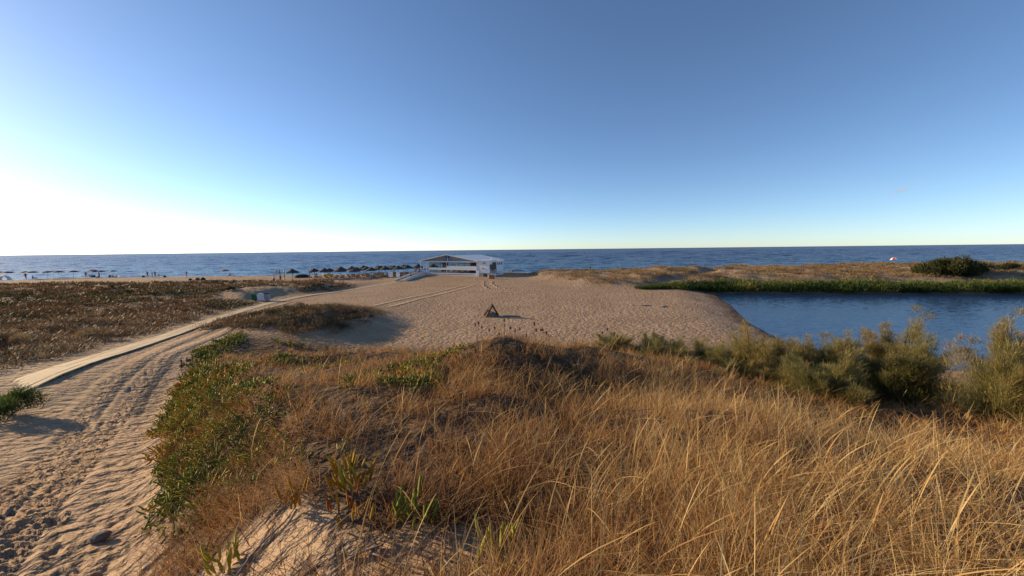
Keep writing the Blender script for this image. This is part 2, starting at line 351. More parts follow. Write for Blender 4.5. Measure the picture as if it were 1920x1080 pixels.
veg = np.clip(np.maximum.reduce([v1*.95, v2*.75*sst(fbm(gx*.6, gy*.6, 3), -.25, .1), v3*.7, v4*.45]), 0, 1)
trk = np.full(gx.shape, 9.0)
for P in FAR: trk = np.minimum(trk, poly_dist(gx, gy, P)[0])
trk = np.minimum(trk, np.where(np.hypot(gx, gy) > 14, np.minimum(poly_dist(gx, gy, TRA)[0], poly_dist(gx, gy, TRB)[0]), 9))
wet = sst(gz, .62, .30)*((gy > 100) | (gx > 15))
na, nr = len(aa), len(rr)
i0 = (np.arange(nr-1)[:, None]*na+np.arange(na)[None, :]); i1 = (np.arange(nr-1)[:, None]*na+(np.arange(na)[None, :]+1) % na)
F = np.stack([i0, i0+na, i1+na, i1], -1).reshape(-1, 4)
V = np.stack([gx, gy, gz], -1).reshape(-1, 3)
cidx = len(V); V = np.vstack([V, [[0, 0, tz(0, 0)]]])
g = np_mesh('ground', V, F, M['ground'], dict(veg=np.append(veg.ravel(), 1), track=np.append(trk.ravel(), 9), wet=np.append(wet.ravel(), 0)), True)
bm = bmesh.new(); bm.from_mesh(g.data); bm.verts.ensure_lookup_table()
for k in range(na): bm.faces.new((bm.verts[cidx], bm.verts[k], bm.verts[(k+1) % na])).smooth = True
bmesh.ops.recalc_face_normals(bm, faces=bm.faces[-na:]); bm.to_mesh(g.data); bm.free()
tag(g, kind='structure')
# sea: rows of real waves, longer with distance
yr = np.concatenate([np.geomspace(104, 900, 270)[:-1], np.geomspace(900, 60000, 70)]); T = np.concatenate([np.arange(-6, -1.7, .06), np.arange(-1.7, 1.7, .0092), np.arange(1.7, 6, .06)])
sy, sT = np.meshgrid(yr, T, indexing='ij'); sx = sy*sT; lam = sy*.028
wv = .30*np.minimum(lam, 30)*fbm(np.log(sy)/.026, sT/.055+.12*np.log(sy)/.026, 2); wv = wv*sst(sy, 108, 132)*np.where(np.abs(sT) > 1.72, .2, 1)
nT = len(T); i0 = (np.arange(len(yr)-1)[:, None]*nT+np.arange(nT-1)[None, :]).reshape(-1)
o = np_mesh('sea', np.stack([sx, sy, wv], -1).reshape(-1, 3), np.stack([i0, i0+1, i0+nT+1, i0+nT], -1), M['sea'], None, True); tag(o, kind='structure')
bm = bmesh.new(); fv = [bm.verts.new((x, y, .3)) for x, y in LAG]; bm.faces.new(fv); bmesh.ops.recalc_face_normals(bm, faces=bm.faces)
me = bpy.data.meshes.new('lagoon_water'); bm.to_mesh(me); bm.free(); me.materials.append(M['lagoon'])
if me.polygons[0].normal.z < 0: me.flip_normals()
o = link(bpy.data.objects.new('lagoon_water', me)); tag(o, kind='structure')

# ------------------------------------------------------------------ blades: ribbons bent along their length
def blades(B, head, lean, curve, length, width, tone, K=4, spike=None, twist=None):
    n = len(B); t = np.linspace(0, 1, K+1)
    dx = np.cos(head); dy = np.sin(head)
    hor = length[:, None]*(lean[:, None]*t+curve[:, None]*t**2)
    ver = length[:, None]*(t*np.sqrt(np.clip(1-lean**2*.6, .1, 1))[:, None]-.42*(np.abs(curve)[:, None])*t**2.2)
    px = B[:, 0:1]+dx[:, None]*hor; py = B[:, 1:2]+dy[:, None]*hor; pz = B[:, 2:3]+ver
    ta = head+math.pi/2+(rng.uniform(-1.2, 1.2, n) if twist is None else twist)
    prof = (1-.75*t) if spike is None else spike
    w = width[:, None]*prof/2
    wx = np.cos(ta)[:, None]*w; wy = np.sin(ta)[:, None]*w
    Lft = np.stack([px-wx, py-wy, pz], -1); Rgt = np.stack([px+wx, py+wy, pz], -1)
    V = np.stack([Lft, Rgt], 2).reshape(-1, 3)
    b = np.arange(n)[:, None]*(2*(K+1)); k = np.arange(K)[None, :]*2
    q = np.stack([b+k, b+k+1, b+k+3, b+k+2], -1).reshape(-1, 4)
    tn = np.clip(np.repeat(tone, 2*(K+1)), 0, 1)
    return V, q, tn
def merge(parts):
    Vs, Fs, Ts = [], [], []; off = 0
    for V, F, T in parts: Vs.append(V); Fs.append(F+off); Ts.append(T); off += len(V)
    return np.vstack(Vs), np.vstack(Fs), np.concatenate(Ts)
def stuff(name, parts, mat, label, cat):
    V, F, T = merge(parts); o = np_mesh(name, V, F, mat, dict(tone=T)); return tag(o, label, cat, kind='stuff')

# dune grass round the camera: density falls with distance
ICE = [(-.66, 2.3), (-.10, 2.02), (-1.28, 2.78), (-1.62, 2.62), (-1.22, 2.5), (-1.02, 2.25), (-1.95, 2.3), (-2.25, 2.35)]
def sample_dune(n, ymax=25, pw=1.0):
    out = []; got = 0
    while got < n:
        r = 1.35*np.exp(rng.uniform(0, math.log(25/1.35), n*2)*pw); a = np.radians(rng.uniform(-66, 66, n*2))
        x = r*np.sin(a); y = r*np.cos(a); m = veg_mask(x, y)[0]
        k = (rng.random(n*2) < m) & (y < ymax) & (y > .9)
        for (cx_, cy_) in ICE: k &= np.hypot(x-cx_, y-cy_+.10) > .17
        out.append(np.stack([x[k], y[k]], 1)); got += k.sum()
    return np.vstack(out)[:n]
def ice_zone(x, y):
    d, s, a = poly_dist(x, y, EDGE); ins = d*np.where(s > 0, 1, -1)
    return np.clip(sst(ins+1.2*fbm(x*.8, y*.8, 3), 1.9, .5)*sst(y, 2.7, 3.6)+.3*sst(fbm(x*.5+8, y*.5+2, 3), .05, .15)*(x < -1)*sst(y, 4, 7), 0, 1)
def patch(x, y): return fbm(x*.45+31, y*.45+7, 3)
parts = []
def tuss(x, y): return fbm(x*1.5+11, y*1.5+3, 2)
p = sample_dune(88000); pf = sample_dune(100000); pf = pf[np.hypot(pf[:, 0], pf[:, 1]) > 6.5][:30000]; p = np.vstack([p, pf]); z = terrain(p[:, 0], p[:, 1])
iz = ice_zone(p[:, 0], p[:, 1]); tu = tuss(p[:, 0], p[:, 1]); keep = (rng.random(len(p)) > iz*.62) & (rng.random(len(p)) < .14+.86*sst(tu, -.08, .05)); p = p[keep]; z = z[keep]; tu = tu[keep]; n = len(p)
dist = np.hypot(p[:, 0], p[:, 1]); pt = patch(p[:, 0], p[:, 1])
gold = sst(p[:, 0]+.9*(3.2-p[:, 1])*.3+1.8*pt, .2, 2.6)*(1-.6*sst(p[:, 1], 6, 10))
B = np.column_stack([p, z-.02])
# fine reddish mat, matted in patches
L_ = rng.uniform(.12, .42, n)*(.7+.9*np.clip(pt+.3, 0, 1)+1.2*np.clip(tu, -.2, .3))
flow = 6*fbm(p[:, 0]*.5+2, p[:, 1]*.5, 2)
parts.append(blades(B, flow+rng.normal(.3, 1.6, n), rng.uniform(.03, .9, n), rng.uniform(0, .8, n), L_, .0052*(1+dist*.12),
                    .36+.20*gold+.7*pt+.5*tu+rng.normal(0, .26, n), 2))
# thatch hanging over the eroded edge of the dune
y_ = rng.uniform(1.7, 6.5, 22000); d_ = rng.uniform(0, 1.9, 22000); x_ = np.interp(y_, [p_[1] for p_ in EDGE], [p_[0] for p_ in EDGE])+d_
k = (rng.random(22000) < veg_mask(x_, y_)[0]*(1-.8*ice_zone(x_, y_))*(.3+.7*sst(fbm(x_*2, y_*2, 2), -.1, .06))); x_ = x_[k]; y_ = y_[k]; n = len(x_)
parts.append(blades(np.column_stack([x_, y_, terrain(x_, y_)+.02]), math.pi+rng.normal(.35, 1.0, n), rng.uniform(.1, .75, n), rng.uniform(.2, 1.1, n), rng.uniform(.15, .42, n), np.full(n, .0042),
                    .46+.6*fbm(x_*1.2, y_*1.2, 2)+rng.normal(0, .16, n), 3))
# taller golden stalks, each tussock fanning out from its own root
q = sample_dune(2300); qf = sample_dune(4200); qf = qf[np.hypot(qf[:, 0], qf[:, 1]) > 6.0][:1150]; q = np.vstack([q, qf]); ptq = patch(q[:, 0], q[:, 1])
gq = sst(q[:, 0]+.3*(3.2-q[:, 1])+2.2*ptq, -1.2, 2.2)*(1-.5*sst(q[:, 1], 5, 9)); k = rng.random(len(q)) < .22+.78*gq+.5*(np.arange(len(q)) >= 2300); q = q[k]; g_ = gq[k]
per = rng.integers(14, 40, len(q)); R_ = rng.uniform(.04, .16, len(q)); hs = rng.uniform(.55, 1.2, len(q)); tn = rng.normal(0, .13, len(q)); ix = np.repeat(np.arange(len(q)), per); n = len(ix)
th = rng.uniform(0, 6.283, n); rd_ = np.sqrt(rng.random(n)); x_ = q[ix, 0]+rd_*np.cos(th)*R_[ix]; y_ = q[ix, 1]+rd_*np.sin(th)*R_[ix]; dq = np.hypot(x_, y_)
parts.append(blades(np.column_stack([x_, y_, terrain(x_, y_)-.02]), th+rng.normal(0, .6, n), .08+.45*rd_*rng.random(n), rng.gamma(1.8, .27, n).clip(0, 1.4), rng.uniform(.18, .52, n)*hs[ix]*(.72+.3*g_[ix]),
                    .0040*(1+dq*.12), .46+.30*g_[ix]+tn[ix]+rng.normal(0, .22, n), 3))
# stalks with seed spikes
q = sample_dune(2200, pw=.9); gq = sst(q[:, 0]+1.6*patch(q[:, 0], q[:, 1]), -1.6, 1.6); k = rng.random(len(q)) < .12+.6*gq; q = q[k]; zq = terrain(q[:, 0], q[:, 1]); n = len(q)
dq = np.hypot(q[:, 0], q[:, 1])
sp = np.array([.5,.45,.42,.4,.4,.9,1.25,1.2,.9,.2])
parts.append(blades(np.column_stack([q, zq]), rng.normal(0, 1.0, n), rng.uniform(.0, .3, n), rng.gamma(2, .3, n).clip(0, 1.3), rng.uniform(.35, .7, n), .0042*(1+dq*.08),
                    .82+rng.normal(0, .1, n), 9, spike=sp))
stuff('dry_grass', parts, M['drygrass'], 'dry golden and reddish grass covering the dune top', 'grass')

# ice plant carpet: three-sided fleshy fingers in tufts
def fingers(c, head, tilt, length, width, tone):
    n = len(c); t = np.array([0, .35, .75, 1.0]); pr = np.array([.6, 1.0, .8, .12])
    dx = np.cos(head); dy = np.sin(head)
    V = []
    for ti, pi in zip(t, pr):
        h = length*(np.cos(tilt)*ti-.12*ti**2); v = length*(np.sin(tilt)*ti+.22*ti**2)
        cx = c[:, 0]+dx*h; cy = c[:, 1]+dy*h; cz = c[:, 2]+v
        for ang in (0, 2.094, 4.189):
            s_ = np.cos(ang)*width*pi*.5; u_ = np.sin(ang)*width*pi*.5
            V.append(np.stack([cx-dy*s_-dx*np.sin(tilt)*u_, cy+dx*s_-dy*np.sin(tilt)*u_, cz+np.cos(tilt)*u_], -1))
    V = np.stack(V, 1).reshape(-1, 3)
    f = [(i*3+k, i*3+(k+1) % 3, (i+1)*3+(k+1) % 3, (i+1)*3+k) for i in range(3) for k in range(3)]
    Fq = (np.arange(n)[:, None, None]*12+np.array(f)[None]).reshape(-1, 4)
    return V, Fq, np.clip(np.repeat(tone, 12), 0, 1)
q = []
while sum(map(len, q)) < 3600:
    x = rng.uniform(-19, -.5, 40000); y = rng.uniform(3.2, 24, 40000)
    k = (rng.random(40000) < ice_zone(x, y)*(.15+.85*sst(fbm(x*2.2+1, y*2.2, 2), -.1, .08))*veg_mask(x, y)[0]*np.clip(7/np.hypot(x, y), 0, 1)**1.3); q.append(np.stack([x[k], y[k]], 1))
q = np.vstack(q)[:3600]; zq = terrain(q[:, 0], q[:, 1]); dq = np.hypot(q[:, 0], q[:, 1])
per = 5; n = len(q)*per
base = np.repeat(np.column_stack([q, zq+.02]), per, 0)+np.column_stack([rng.normal(0, .05, (n, 2)), rng.uniform(0, .09, n)])
sc = np.repeat(1.2+dq*.05, per); tp = np.repeat(.66+1.3*fbm(q[:, 0]*1.6, q[:, 1]*1.6, 2)+rng.normal(0, .14, len(q)), per)
stuff('ice_plant_carpet', [fingers(base, rng.uniform(0, 6.28, n), rng.uniform(-.1, .95, n), rng.uniform(.035, .10, n)*sc, rng.uniform(.014, .020, n)*sc, tp+rng.normal(0, .07, n))],
      M['iceplant'], 'green and yellow ice plant carpet spilling down the sandy dune edge', 'ground cover')

# clumps: domes of short leaf blades, for scrub and far dunes
def clumps(P, rad, hgt, per, tone, bw, bl, up=.5):
    n = len(P); m = n*per
    th = rng.uniform(0, 6.283, m); rr_ = np.sqrt(rng.random(m)); Rr = np.repeat(rad, per); Hh = np.repeat(hgt, per)
    cx = rr_*np.cos(th)*Rr; cy = rr_*np.sin(th)*Rr; cz = Hh*np.sqrt(np.clip(1-rr_**2, 0, 1))*rng.uniform(.15, 1.0, m)
    B = np.repeat(P, per, 0)+np.column_stack([cx, cy, cz])
    return blades(B, th+rng.normal(0, .7, m), rng.uniform(.2, .9, m), rng.uniform(-.1, .4, m), np.repeat(bl, per)*rng.uniform(.5, 1.3, m), np.repeat(bw, per),
                  np.repeat(tone, per)+rng.normal(0, .09, m), 1)
def scatter(n, x0, x1, y0, y1, idx, wfun=None):
    out = []; got = 0
    while got < n:
        x = rng.uniform(x0, x1, 20000); y = y0+(y1-y0)*rng.random(20000)**1.25
        k = rng.random(20000) < veg_mask(x, y)[idx]*(1 if wfun is None else wfun(x, y)); out.append(np.stack([x[k], y[k]], 1)); got += k.sum()
    p = np.vstack(out)[:n]; return np.column_stack([p, terrain(p[:, 0], p[:, 1])])
P = scatter(5200, -120, -15, 8, 80, 1, lambda x, y: (x > -1.55*y-8)*np.clip(30/y, 0, 1)*(.25+.75*(fbm(x*.35, y*.35, 3) > -.08)))
n = len(P); d = np.hypot(P[:, 0], P[:, 1]); kind = fbm(P[:, 0]*.16+3, P[:, 1]*.16, 3)+rng.normal(0, .10, n)
tone = np.clip(.52+1.1*kind, .0, .95); near = 1-sst(P[:, 1], 15, 45); tone = np.where((near > .2) & (rng.random(n) < .45*near), .82+rng.normal(0, .03, n), tone)
sz = rng.uniform(.25, .75, n)
stuff('dune_scrub', [clumps(P, sz, sz*rng.uniform(.45, .85, n), 26, tone, .019+d*.0011, .15+d*.0012)], M['scrub'], 'low brown and grey scrub covering the sand left of the boardwalk', 'scrub')
P = scatter(760, -26, -8, 23, 40, 2); n = len(P); sz = rng.uniform(.25, .7, n)
tone = np.clip(.5+1.0*fbm(P[:, 0]*.4, P[:, 1]*.4, 3)+rng.normal(0, .12, n), 0, .95)
stuff('mound_scrub', [clumps(P, sz, sz*.7, 44, tone, np.full(n, .03), np.full(n, .17))], M['scrub'], 'reddish and green scrub on the low sandy mound past the dune', 'scrub')
P = scatter(3800, 2, 135, 62, 100, 3); n = len(P); sz = rng.uniform(.3, 1.0, n)
tone = np.clip(.68+.9*fbm(P[:, 0]*.2, P[:, 1]*.2, 3)+rng.normal(0, .15, n), 0, 1)
stuff('shore_dune_grass', [clumps(P, sz, sz*rng.uniform(.3, .6, n), 21, tone, np.full(n, .085), np.full(n, .27))], M['dunegrass'], 'straw coloured grass tussocks over the low dunes before the sea', 'grass')
# green bank behind the lagoon
x = rng.uniform(20.5, 150, 4800); edge = np.interp(x, [20, 31, 36, 48, 71, 120, 150], [59.0, 58.2, 58.4, 56.4, 53.7, 53.4, 52.5]); wdt = np.interp(x, [20, 26, 40, 150], [1.2, 3.5, 5.5, 10])
y = edge+wdt*rng.random(4800)**1.1; P = np.column_stack([x, y, np.maximum(terrain(x, y), .25)]); n = len(P); sz = rng.uniform(.35, 1.0, n)
hh = np.interp(x, [20, 24, 33, 150], [.3, .7, 1.35, 1.6])*rng.uniform(.55, 1.1, n)*(.6+1.5*np.clip(fbm(x*.35, y*.35, 3)+.3, 0, 1))*(1-.45*sst(y-edge, 2, 6))
tone = np.clip(.46+1.3*fbm(x*.3, y*.3, 2)+rng.normal(0, .16, n)+.35*sst(y-edge, 1.5, 5), 0, 1)
stuff('bank_reeds', [clumps(P, sz, hh, 20, tone, np.full(n, .115), np.full(n, .38))], M['reeds'], 'green reeds and rushes along the far bank of the lagoon', 'reeds')

# ------------------------------------------------------------------ individual shrubs
def crown(name, blobs, nper, bl, bw, tone0, mat, parent, updir=.6, spread=.9):
    Vs = []
    for (cx, cy, cz, rx, rz_) in blobs:
        m = int(nper*rx*rx*rz_*3)+60
        u = rng.normal(0, 1, (m, 3)); u /= np.linalg.norm(u, axis=1)[:, None]; r = rng.random(m)**.45
        B = np.column_stack([cx+u[:, 0]*r*rx, cy+u[:, 1]*r*rx, cz+u[:, 2]*r*rz_]); B[:, 2] = np.maximum(B[:, 2], .02)
        Vs.append(blades(B, np.arctan2(u[:, 1], u[:, 0])+rng.normal(0, spread, m), rng.uniform(.0, .9, m), rng.uniform(-.1, .5, m), rng.uniform(.5, 1.4, m)*bl, rng.uniform(.6, 1.3, m)*bw,
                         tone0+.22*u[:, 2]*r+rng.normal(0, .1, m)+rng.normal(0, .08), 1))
    V, F, T = merge(Vs); return np_mesh(name, V, F, mat, dict(tone=T), parent=parent)
def tamarisk(x, y, h, w, label, nbr=11, tone=.5, dens=1.0):
    z = tz(x, y)-.05; root = empty('tamarisk_shrub', (x, y, z)); tag(root, label, 'shrub', 'tamarisk shrubs on the slope above the lagoon')
    tr = MB(); Vs = []
    for i in range(nbr):
        a = 6.283*i/nbr+random.uniform(-.4, .4); out = w*.5*random.uniform(.25, 1.0); top = h*random.uniform(.5, 1.0)*(1-.35*(out/(w*.5))**2)
        tip = Vector((out*math.cos(a)+random.uniform(.0, .25), out*math.sin(a), top)); mid = Vector((tip.x*.45, tip.y*.45, top*.55))
        tr.tube([(tip.x*.06, tip.y*.06, -.1), mid, tip], [.035, .022, .005], 5)
        bt = random.uniform(-.16, .16)
        for j in range(13):
            t = .16+.84*j/12; c = (Vector((0, 0, 0)).lerp(mid, t*2) if t < .5 else mid.lerp(tip, t*2-1))
            for _ in range(2 if t < .8 else 1):
                sr_ = (.31-.25*t)*min(h, w)*random.uniform(.5, 1.1)*.78; cc = c+Vector((random.gauss(0, sr_*.7), random.gauss(0, sr_*.7), random.gauss(0, sr_*.4)))
                m = int(dens*500*sr_)+12; u = rng.normal(0, 1, (m, 3)); u /= np.linalg.norm(u, axis=1)[:, None]; r = rng.random(m)**.5
                B = np.column_stack([cc.x+u[:, 0]*r*sr_, cc.y+u[:, 1]*r*sr_, cc.z+u[:, 2]*r*sr_*1.15]); B[:, 2] = np.maximum(B[:, 2], .02)
                Vs.append(blades(B, np.arctan2(u[:, 1]+.5*math.sin(a), u[:, 0]+.5*math.cos(a))+rng.normal(0, .8, m), rng.uniform(0, .95, m), rng.uniform(-.1, .6, m), rng.uniform(.06, .19, m), rng.uniform(.009, .017, m),
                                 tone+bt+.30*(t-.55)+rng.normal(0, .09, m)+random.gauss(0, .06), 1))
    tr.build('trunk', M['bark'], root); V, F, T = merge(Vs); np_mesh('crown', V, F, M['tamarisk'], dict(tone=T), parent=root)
    return root
tamarisk(6.0, 14.4, 1.75, 3.2, 'low olive tamarisk shrub at the crest of the dry grass', 11, .44)
tamarisk(7.5, 14.2, 2.2, 2.4, 'olive tamarisk shrub beside the low one at the grass crest', 9, .5)
tamarisk(10.0, 11.6, 1.9, 2.4, 'squat olive tamarisk shrub below the tall ones', 10, .46)
tamarisk(12.3, 11.3, 2.3, 2.4, 'rounded tamarisk shrub in the gap between taller plumes', 10, .5)
tamarisk(9.8, 12.9, 2.5, 2.2, 'upright tamarisk shrub leaning over the squat one', 9, .58)
tamarisk(5.0, 13.3, 1.3, 2.2, 'short tamarisk shrub mixed into the grass below the crest', 8, .42)
tamarisk(7.0, 12.6, 1.5, 2.4, 'short broad tamarisk shrub in the grass above the sandy flat', 9, .48)
tamarisk(8.6, 11.7, 1.7, 2.2, 'small golden tamarisk shrub rising out of the tall grass', 9, .6)
tamarisk(3.9, 14.2, 1.15, 2.2, 'smallest dark tamarisk tuft between the dry grass and the sandy flat', 8, .42)
tamarisk(8.9, 13.4, 3.1, 3.0, 'tall tamarisk shrub with thin bare twigs beside the sandy flat', 11, .58, .8)
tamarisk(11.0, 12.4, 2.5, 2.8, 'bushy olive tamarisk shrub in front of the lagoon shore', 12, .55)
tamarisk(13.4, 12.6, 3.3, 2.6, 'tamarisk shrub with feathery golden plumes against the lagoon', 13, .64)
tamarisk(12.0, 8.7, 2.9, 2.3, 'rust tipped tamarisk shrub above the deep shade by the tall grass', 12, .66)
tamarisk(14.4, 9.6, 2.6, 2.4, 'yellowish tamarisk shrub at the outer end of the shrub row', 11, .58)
tamarisk(8.6, 10.0, 1.7, 2.6, 'dark low tamarisk thicket behind the golden grass', 11, .36)
def bush(name, x, y, h, w, label, tone, mat, bl, bw, nb=14, dens=900, d=None):
    root = empty(name, (x, y, tz(x, y)-.05)); tag(root, label, 'bush')
    B = []; tr = MB()
    for i in range(nb):
        a = random.uniform(0, 6.283); q_ = math.sqrt(random.random()); s = random.uniform(.24, .38)*h
        B.append((q_*math.cos(a)*w*.42, q_*math.sin(a)*(d or w)*.42, h*random.uniform(.25, .72)*(1-.45*q_*q_), s, s*.9))
    for b in B[::2]: tr.tube([(b[0]*.2, b[1]*.2, -.1), (b[0]*.6, b[1]*.6, b[2]*.5), (b[0], b[1], b[2])], [.03*h, .02*h, .006*h], 5)
    tr.build('trunk', M['bark'], root); crown('crown', B, dens, bl, bw, tone, mat, root)
    return root
bush('evergreen_bush', 79, 67, 3.5, 12.5, 'large dark evergreen bush behind the green lagoon bank', .66, M['evergreen'], .42, .16, 46, 70, 6)
bush('evergreen_bush', 92, 69, 1.3, 7, 'low dark bush spreading beside the large evergreen bush', .4, M['evergreen'], .3, .12, 16, 150, 4)
bush('green_bush', -12.9, 8.9, .75, 2.2, 'dark green bush at the start of the boardwalk', .3, M['reeds'], .11, .014, 16, 9000)
bush('green_bush', -52.5, 50.5, .9, 4.6, 'flat green bush in the middle of the brown scrub', .12, M['scrub'], .2, .05, 16, 700, 3)
bush('green_bush', -59, 55, .7, 3.2, 'small dark bush beyond the flat green bush in the scrub', .08, M['scrub'], .2, .05, 10, 700, 2)
bush('green_bush', -19.5, 33.5, .9, 2.2, 'bright green bush on the low mound', .22, M['scrub'], .14, .03, 12, 1800)
bush('green_bush', -17.4, 33.8, .7, 1.3, 'rounded green bush on top of the low mound', .16, M['scrub'], .14, .03, 8, 2400)
bush('green_bush', -38.0, 50.0, .8, 2.2, 'dark bush on the sandy bank by the waste bins', .1, M['scrub'], .16, .04, 9, 1500)
bush('grey_bush', -26.0, 18.6, .95, 2.6, 'grey brown bush left of the near boardwalk boards', .84, M['scrub'], .13, .016, 16, 4500)
bush('grey_bush', -24.6, 21.4, .7, 2.6, 'pale silvery bush among the scrub by the boardwalk', .82, M['scrub'], .13, .018, 14, 4500)

# individual ice plants on the sandy edge below the camera, each leaf a part
def leaf_mesh(i):
    V, F, T = fingers(np.array([[0., 0., 0.]]), np.array([0.]), np.array([.75+.15*i]), np.array([.085]), np.array([.017]), np.array([.5]))
    return V, F
def ice_plant(x, y, n, tone, label, s=1.0):
    root = empty('ice_plant', (x, y, tz(x, y)+.01)); tag(root, label, 'ice plant', 'ice plants rooted in the bare sand')
    protos = []
    for i in range(4):
        V, F = leaf_mesh(i); o = np_mesh('leaf', V, F, M['iceplant'], dict(tone=np.full(12, min(1, max(0, tone+random.uniform(-.12, .12))))), True); o.parent = root; protos.append(o)
    for i in range(n):
        o = protos[i] if i < 4 else protos[i % 4].copy()
        if i >= 4: C.objects.link(o); o.parent = root
        a = random.uniform(0, 6.283); r_ = .085*s*math.sqrt(random.random())
        o.location = (r_*math.cos(a), r_*math.sin(a), random.uniform(0, .08)*s); o.rotation_euler = (random.uniform(-.25, .25), random.uniform(-.5, .15), a+random.uniform(-.6, .6)); o.scale = (s*random.uniform(.8, 1.15),)*3
ice_plant(-.66, 2.3, 22, .45, 'bright green ice plant under an arching grass stalk', 1.5)
ice_plant(-.10, 2.02, 24, .55, 'yellow green ice plant with upright leaves over dark roots', 1.6)
ice_plant(-1.28, 2.78, 30, .72, 'wide yellow ice plant amid dry grass above the bare sand', 1.7)
ice_plant(-1.62, 2.62, 12, .86, 'orange yellow ice plant sprig next to a long grey root', 1.3)
ice_plant(-1.22, 2.5, 10, .9, 'small orange ice plant sprig below the wide yellow one', 1.2)
ice_plant(-1.02, 2.25, 9, .82, 'dull ochre ice plant sprig among thin dead roots', 1.2)
ice_plant(-1.95, 2.3, 16, .62, 'olive ice plant on the pale sand slope', 1.3)
ice_plant(-2.25, 2.35, 9, .3, 'small dark green ice plant low on the pale sand slope', .7)

# dead roots and sticks lying on the sand
def stick(x, y, a, L, r, label, wig=.12):
    pts = []; 
    for i in range(7):
        t = i/6; px = x+math.cos(a)*L*(t-.5)+random.uniform(-wig, wig)*L*.3; py = y+math.sin(a)*L*(t-.5)+random.uniform(-wig, wig)*L*.3
        pts.append((px, py, tz(px, py)+r*.8+.03*math.sin(t*math.pi)*random.random()))
    o = MB().tube(pts, [r*(1-.6*i/6) for i in range(7)], 6).build('dead_root', M['root'], smooth=True)
    c = Vector(pts[0]); 
    for v in o.data.vertices: v.co -= c
    o.location = c
    tag(o, label, 'root', 'dead roots on the sand')
stick(-1.72, 2.25, 1.25, .75, .011, 'long grey root running down the pale sand slope')
stick(-.75, 2.12, .5, .5, .009, 'forked looking grey root over the dark sand hollow')
stick(-.92, 2.02, 1.0, .42, .008, 'thin root lying across the dark sand hollow')
stick(-.42, 2.06, 1.9, .40, .008, 'curved root pointing at the yellow green ice plant')
stick(-.62, 1.95, -.3, .5, .007, 'thin twig half buried in the dark sand')
stick(-.25, 2.2, .2, .35, .006, 'short twig beside the bright green ice plant')
bm = bmesh.new(); bmesh.ops.create_icosphere(bm, subdivisions=2, radius=.085)
for v in bm.verts: v.co = v.co*(1+.35*(float(vnoise(np.array(v.co.x*14+5), np.array(v.co.y*14+v.co.z*9)))-.5)); v.co.z *= .62
me = bpy.data.meshes.new('stone'); bm.to_mesh(me); bm.free(); me.materials.append(M['stone'])
st = link(bpy.data.objects.new('stone', me)); st.location = (-4.45, 3.72, tz(-4.45, 3.72)+.03); tag(st, 'single dark stone lying on the sandy track', 'stone')

# dead flower stalks standing above the grass
def flower_stalk(x, y, h, label, n=2):
    root = empty('dead_flower_stalk', (x, y, tz(x, y))); tag(root, label, 'dead flower', 'dead flower stalks')
    s = MB(); top = (random.uniform(-.12, .12), random.uniform(-.1, .1), h); s.tube([(0,0,-.05), (top[0]*.3, top[1]*.3, h*.5), top], [.007, .006, .004], 5)
    heads = [top]
    for i in range(n):
        b = (random.uniform(-.2, .2), random.uniform(-.15, .15), h*random.uniform(.75, .95)); s.tube([(top[0]*.3, top[1]*.3, h*.5), (b[0]*.8, b[1]*.8, h*.7), b], [.005, .004, .003], 4); heads.append(b)
    s.build('stem', M['bark'], root)
    for t in heads: MB().lathe([(.004, -.02), (.020, -.004), (.032, .012), (.02, .018), (.005, .014)], 8, t, .18).build('seed_head', M['brown'], root)
for (x, y, h) in ((-1.1, 11.2, 1.15), (-.6, 11.4, 1.0), (-.25, 11.0, 1.2), (.25, 11.5, 1.05), (.7, 11.1, 1.15), (1.0, 11.7, .9), (3.0, 12, .9), (3.5, 12.2, .8)):
    flower_stalk(x, y, h, 'dark dried flower stalk rising from the grass at the dune crest')
for (x, y, h) in ((-12.1, 13.4, .75), (-12.5, 13.7, .6), (-11.7, 13.3, .65)): flower_stalk(x, y, h, 'dark dried flower stalk at the dune edge above the wheel tracks', 3)

# ------------------------------------------------------------------ boardwalk
bw = empty('boardwalk', (WALK[0][0], WALK[0][1], tz(*WALK[0]))); tag(bw, 'pale wooden boardwalk running across the sand to the beach bar', 'boardwalk')
pts = []
for (x0, y0), (x1, y1) in zip(WALK[:-1], WALK[1:]):
    for k in range(8): pts.append((x0+(x1-x0)*k/8, y0+(y1-y0)*k/8))
pts.append(WALK[-1]); wp = [Vector(p) for p in pts]
for _ in range(6): wp = [wp[0]]+[(wp[i-1]+wp[i]*2+wp[i+1])/4 for i in range(1, len(wp)-1)]+[wp[-1]]
al = [0]
for a, b in zip(wp[:-1], wp[1:]): al.append(al[-1]+(b-a).length)
def walk_at(s):
    i = min(max(int(np.searchsorted(al, s))-1, 0), len(wp)-2); t = (s-al[i])/(al[i+1]-al[i]); return wp[i].lerp(wp[i+1], t), (wp[i+1]-wp[i]).normalized()
zz_s = np.linspace(0, al[-1], 60); zz_z = np.array([max(tz(*(walk_at(s)[0]+Vector((-walk_at(s)[1].y, walk_at(s)[1].x))*q)) for q in (-.75, 0, .75)) for s in zz_s])+.025
zz_z = np.convolve(np.pad(zz_z, 2, 'edge'), np.ones(5)/5, 'valid')
BL = 2.4; ns = int(al[-1]/BL); base = bw.location.copy()
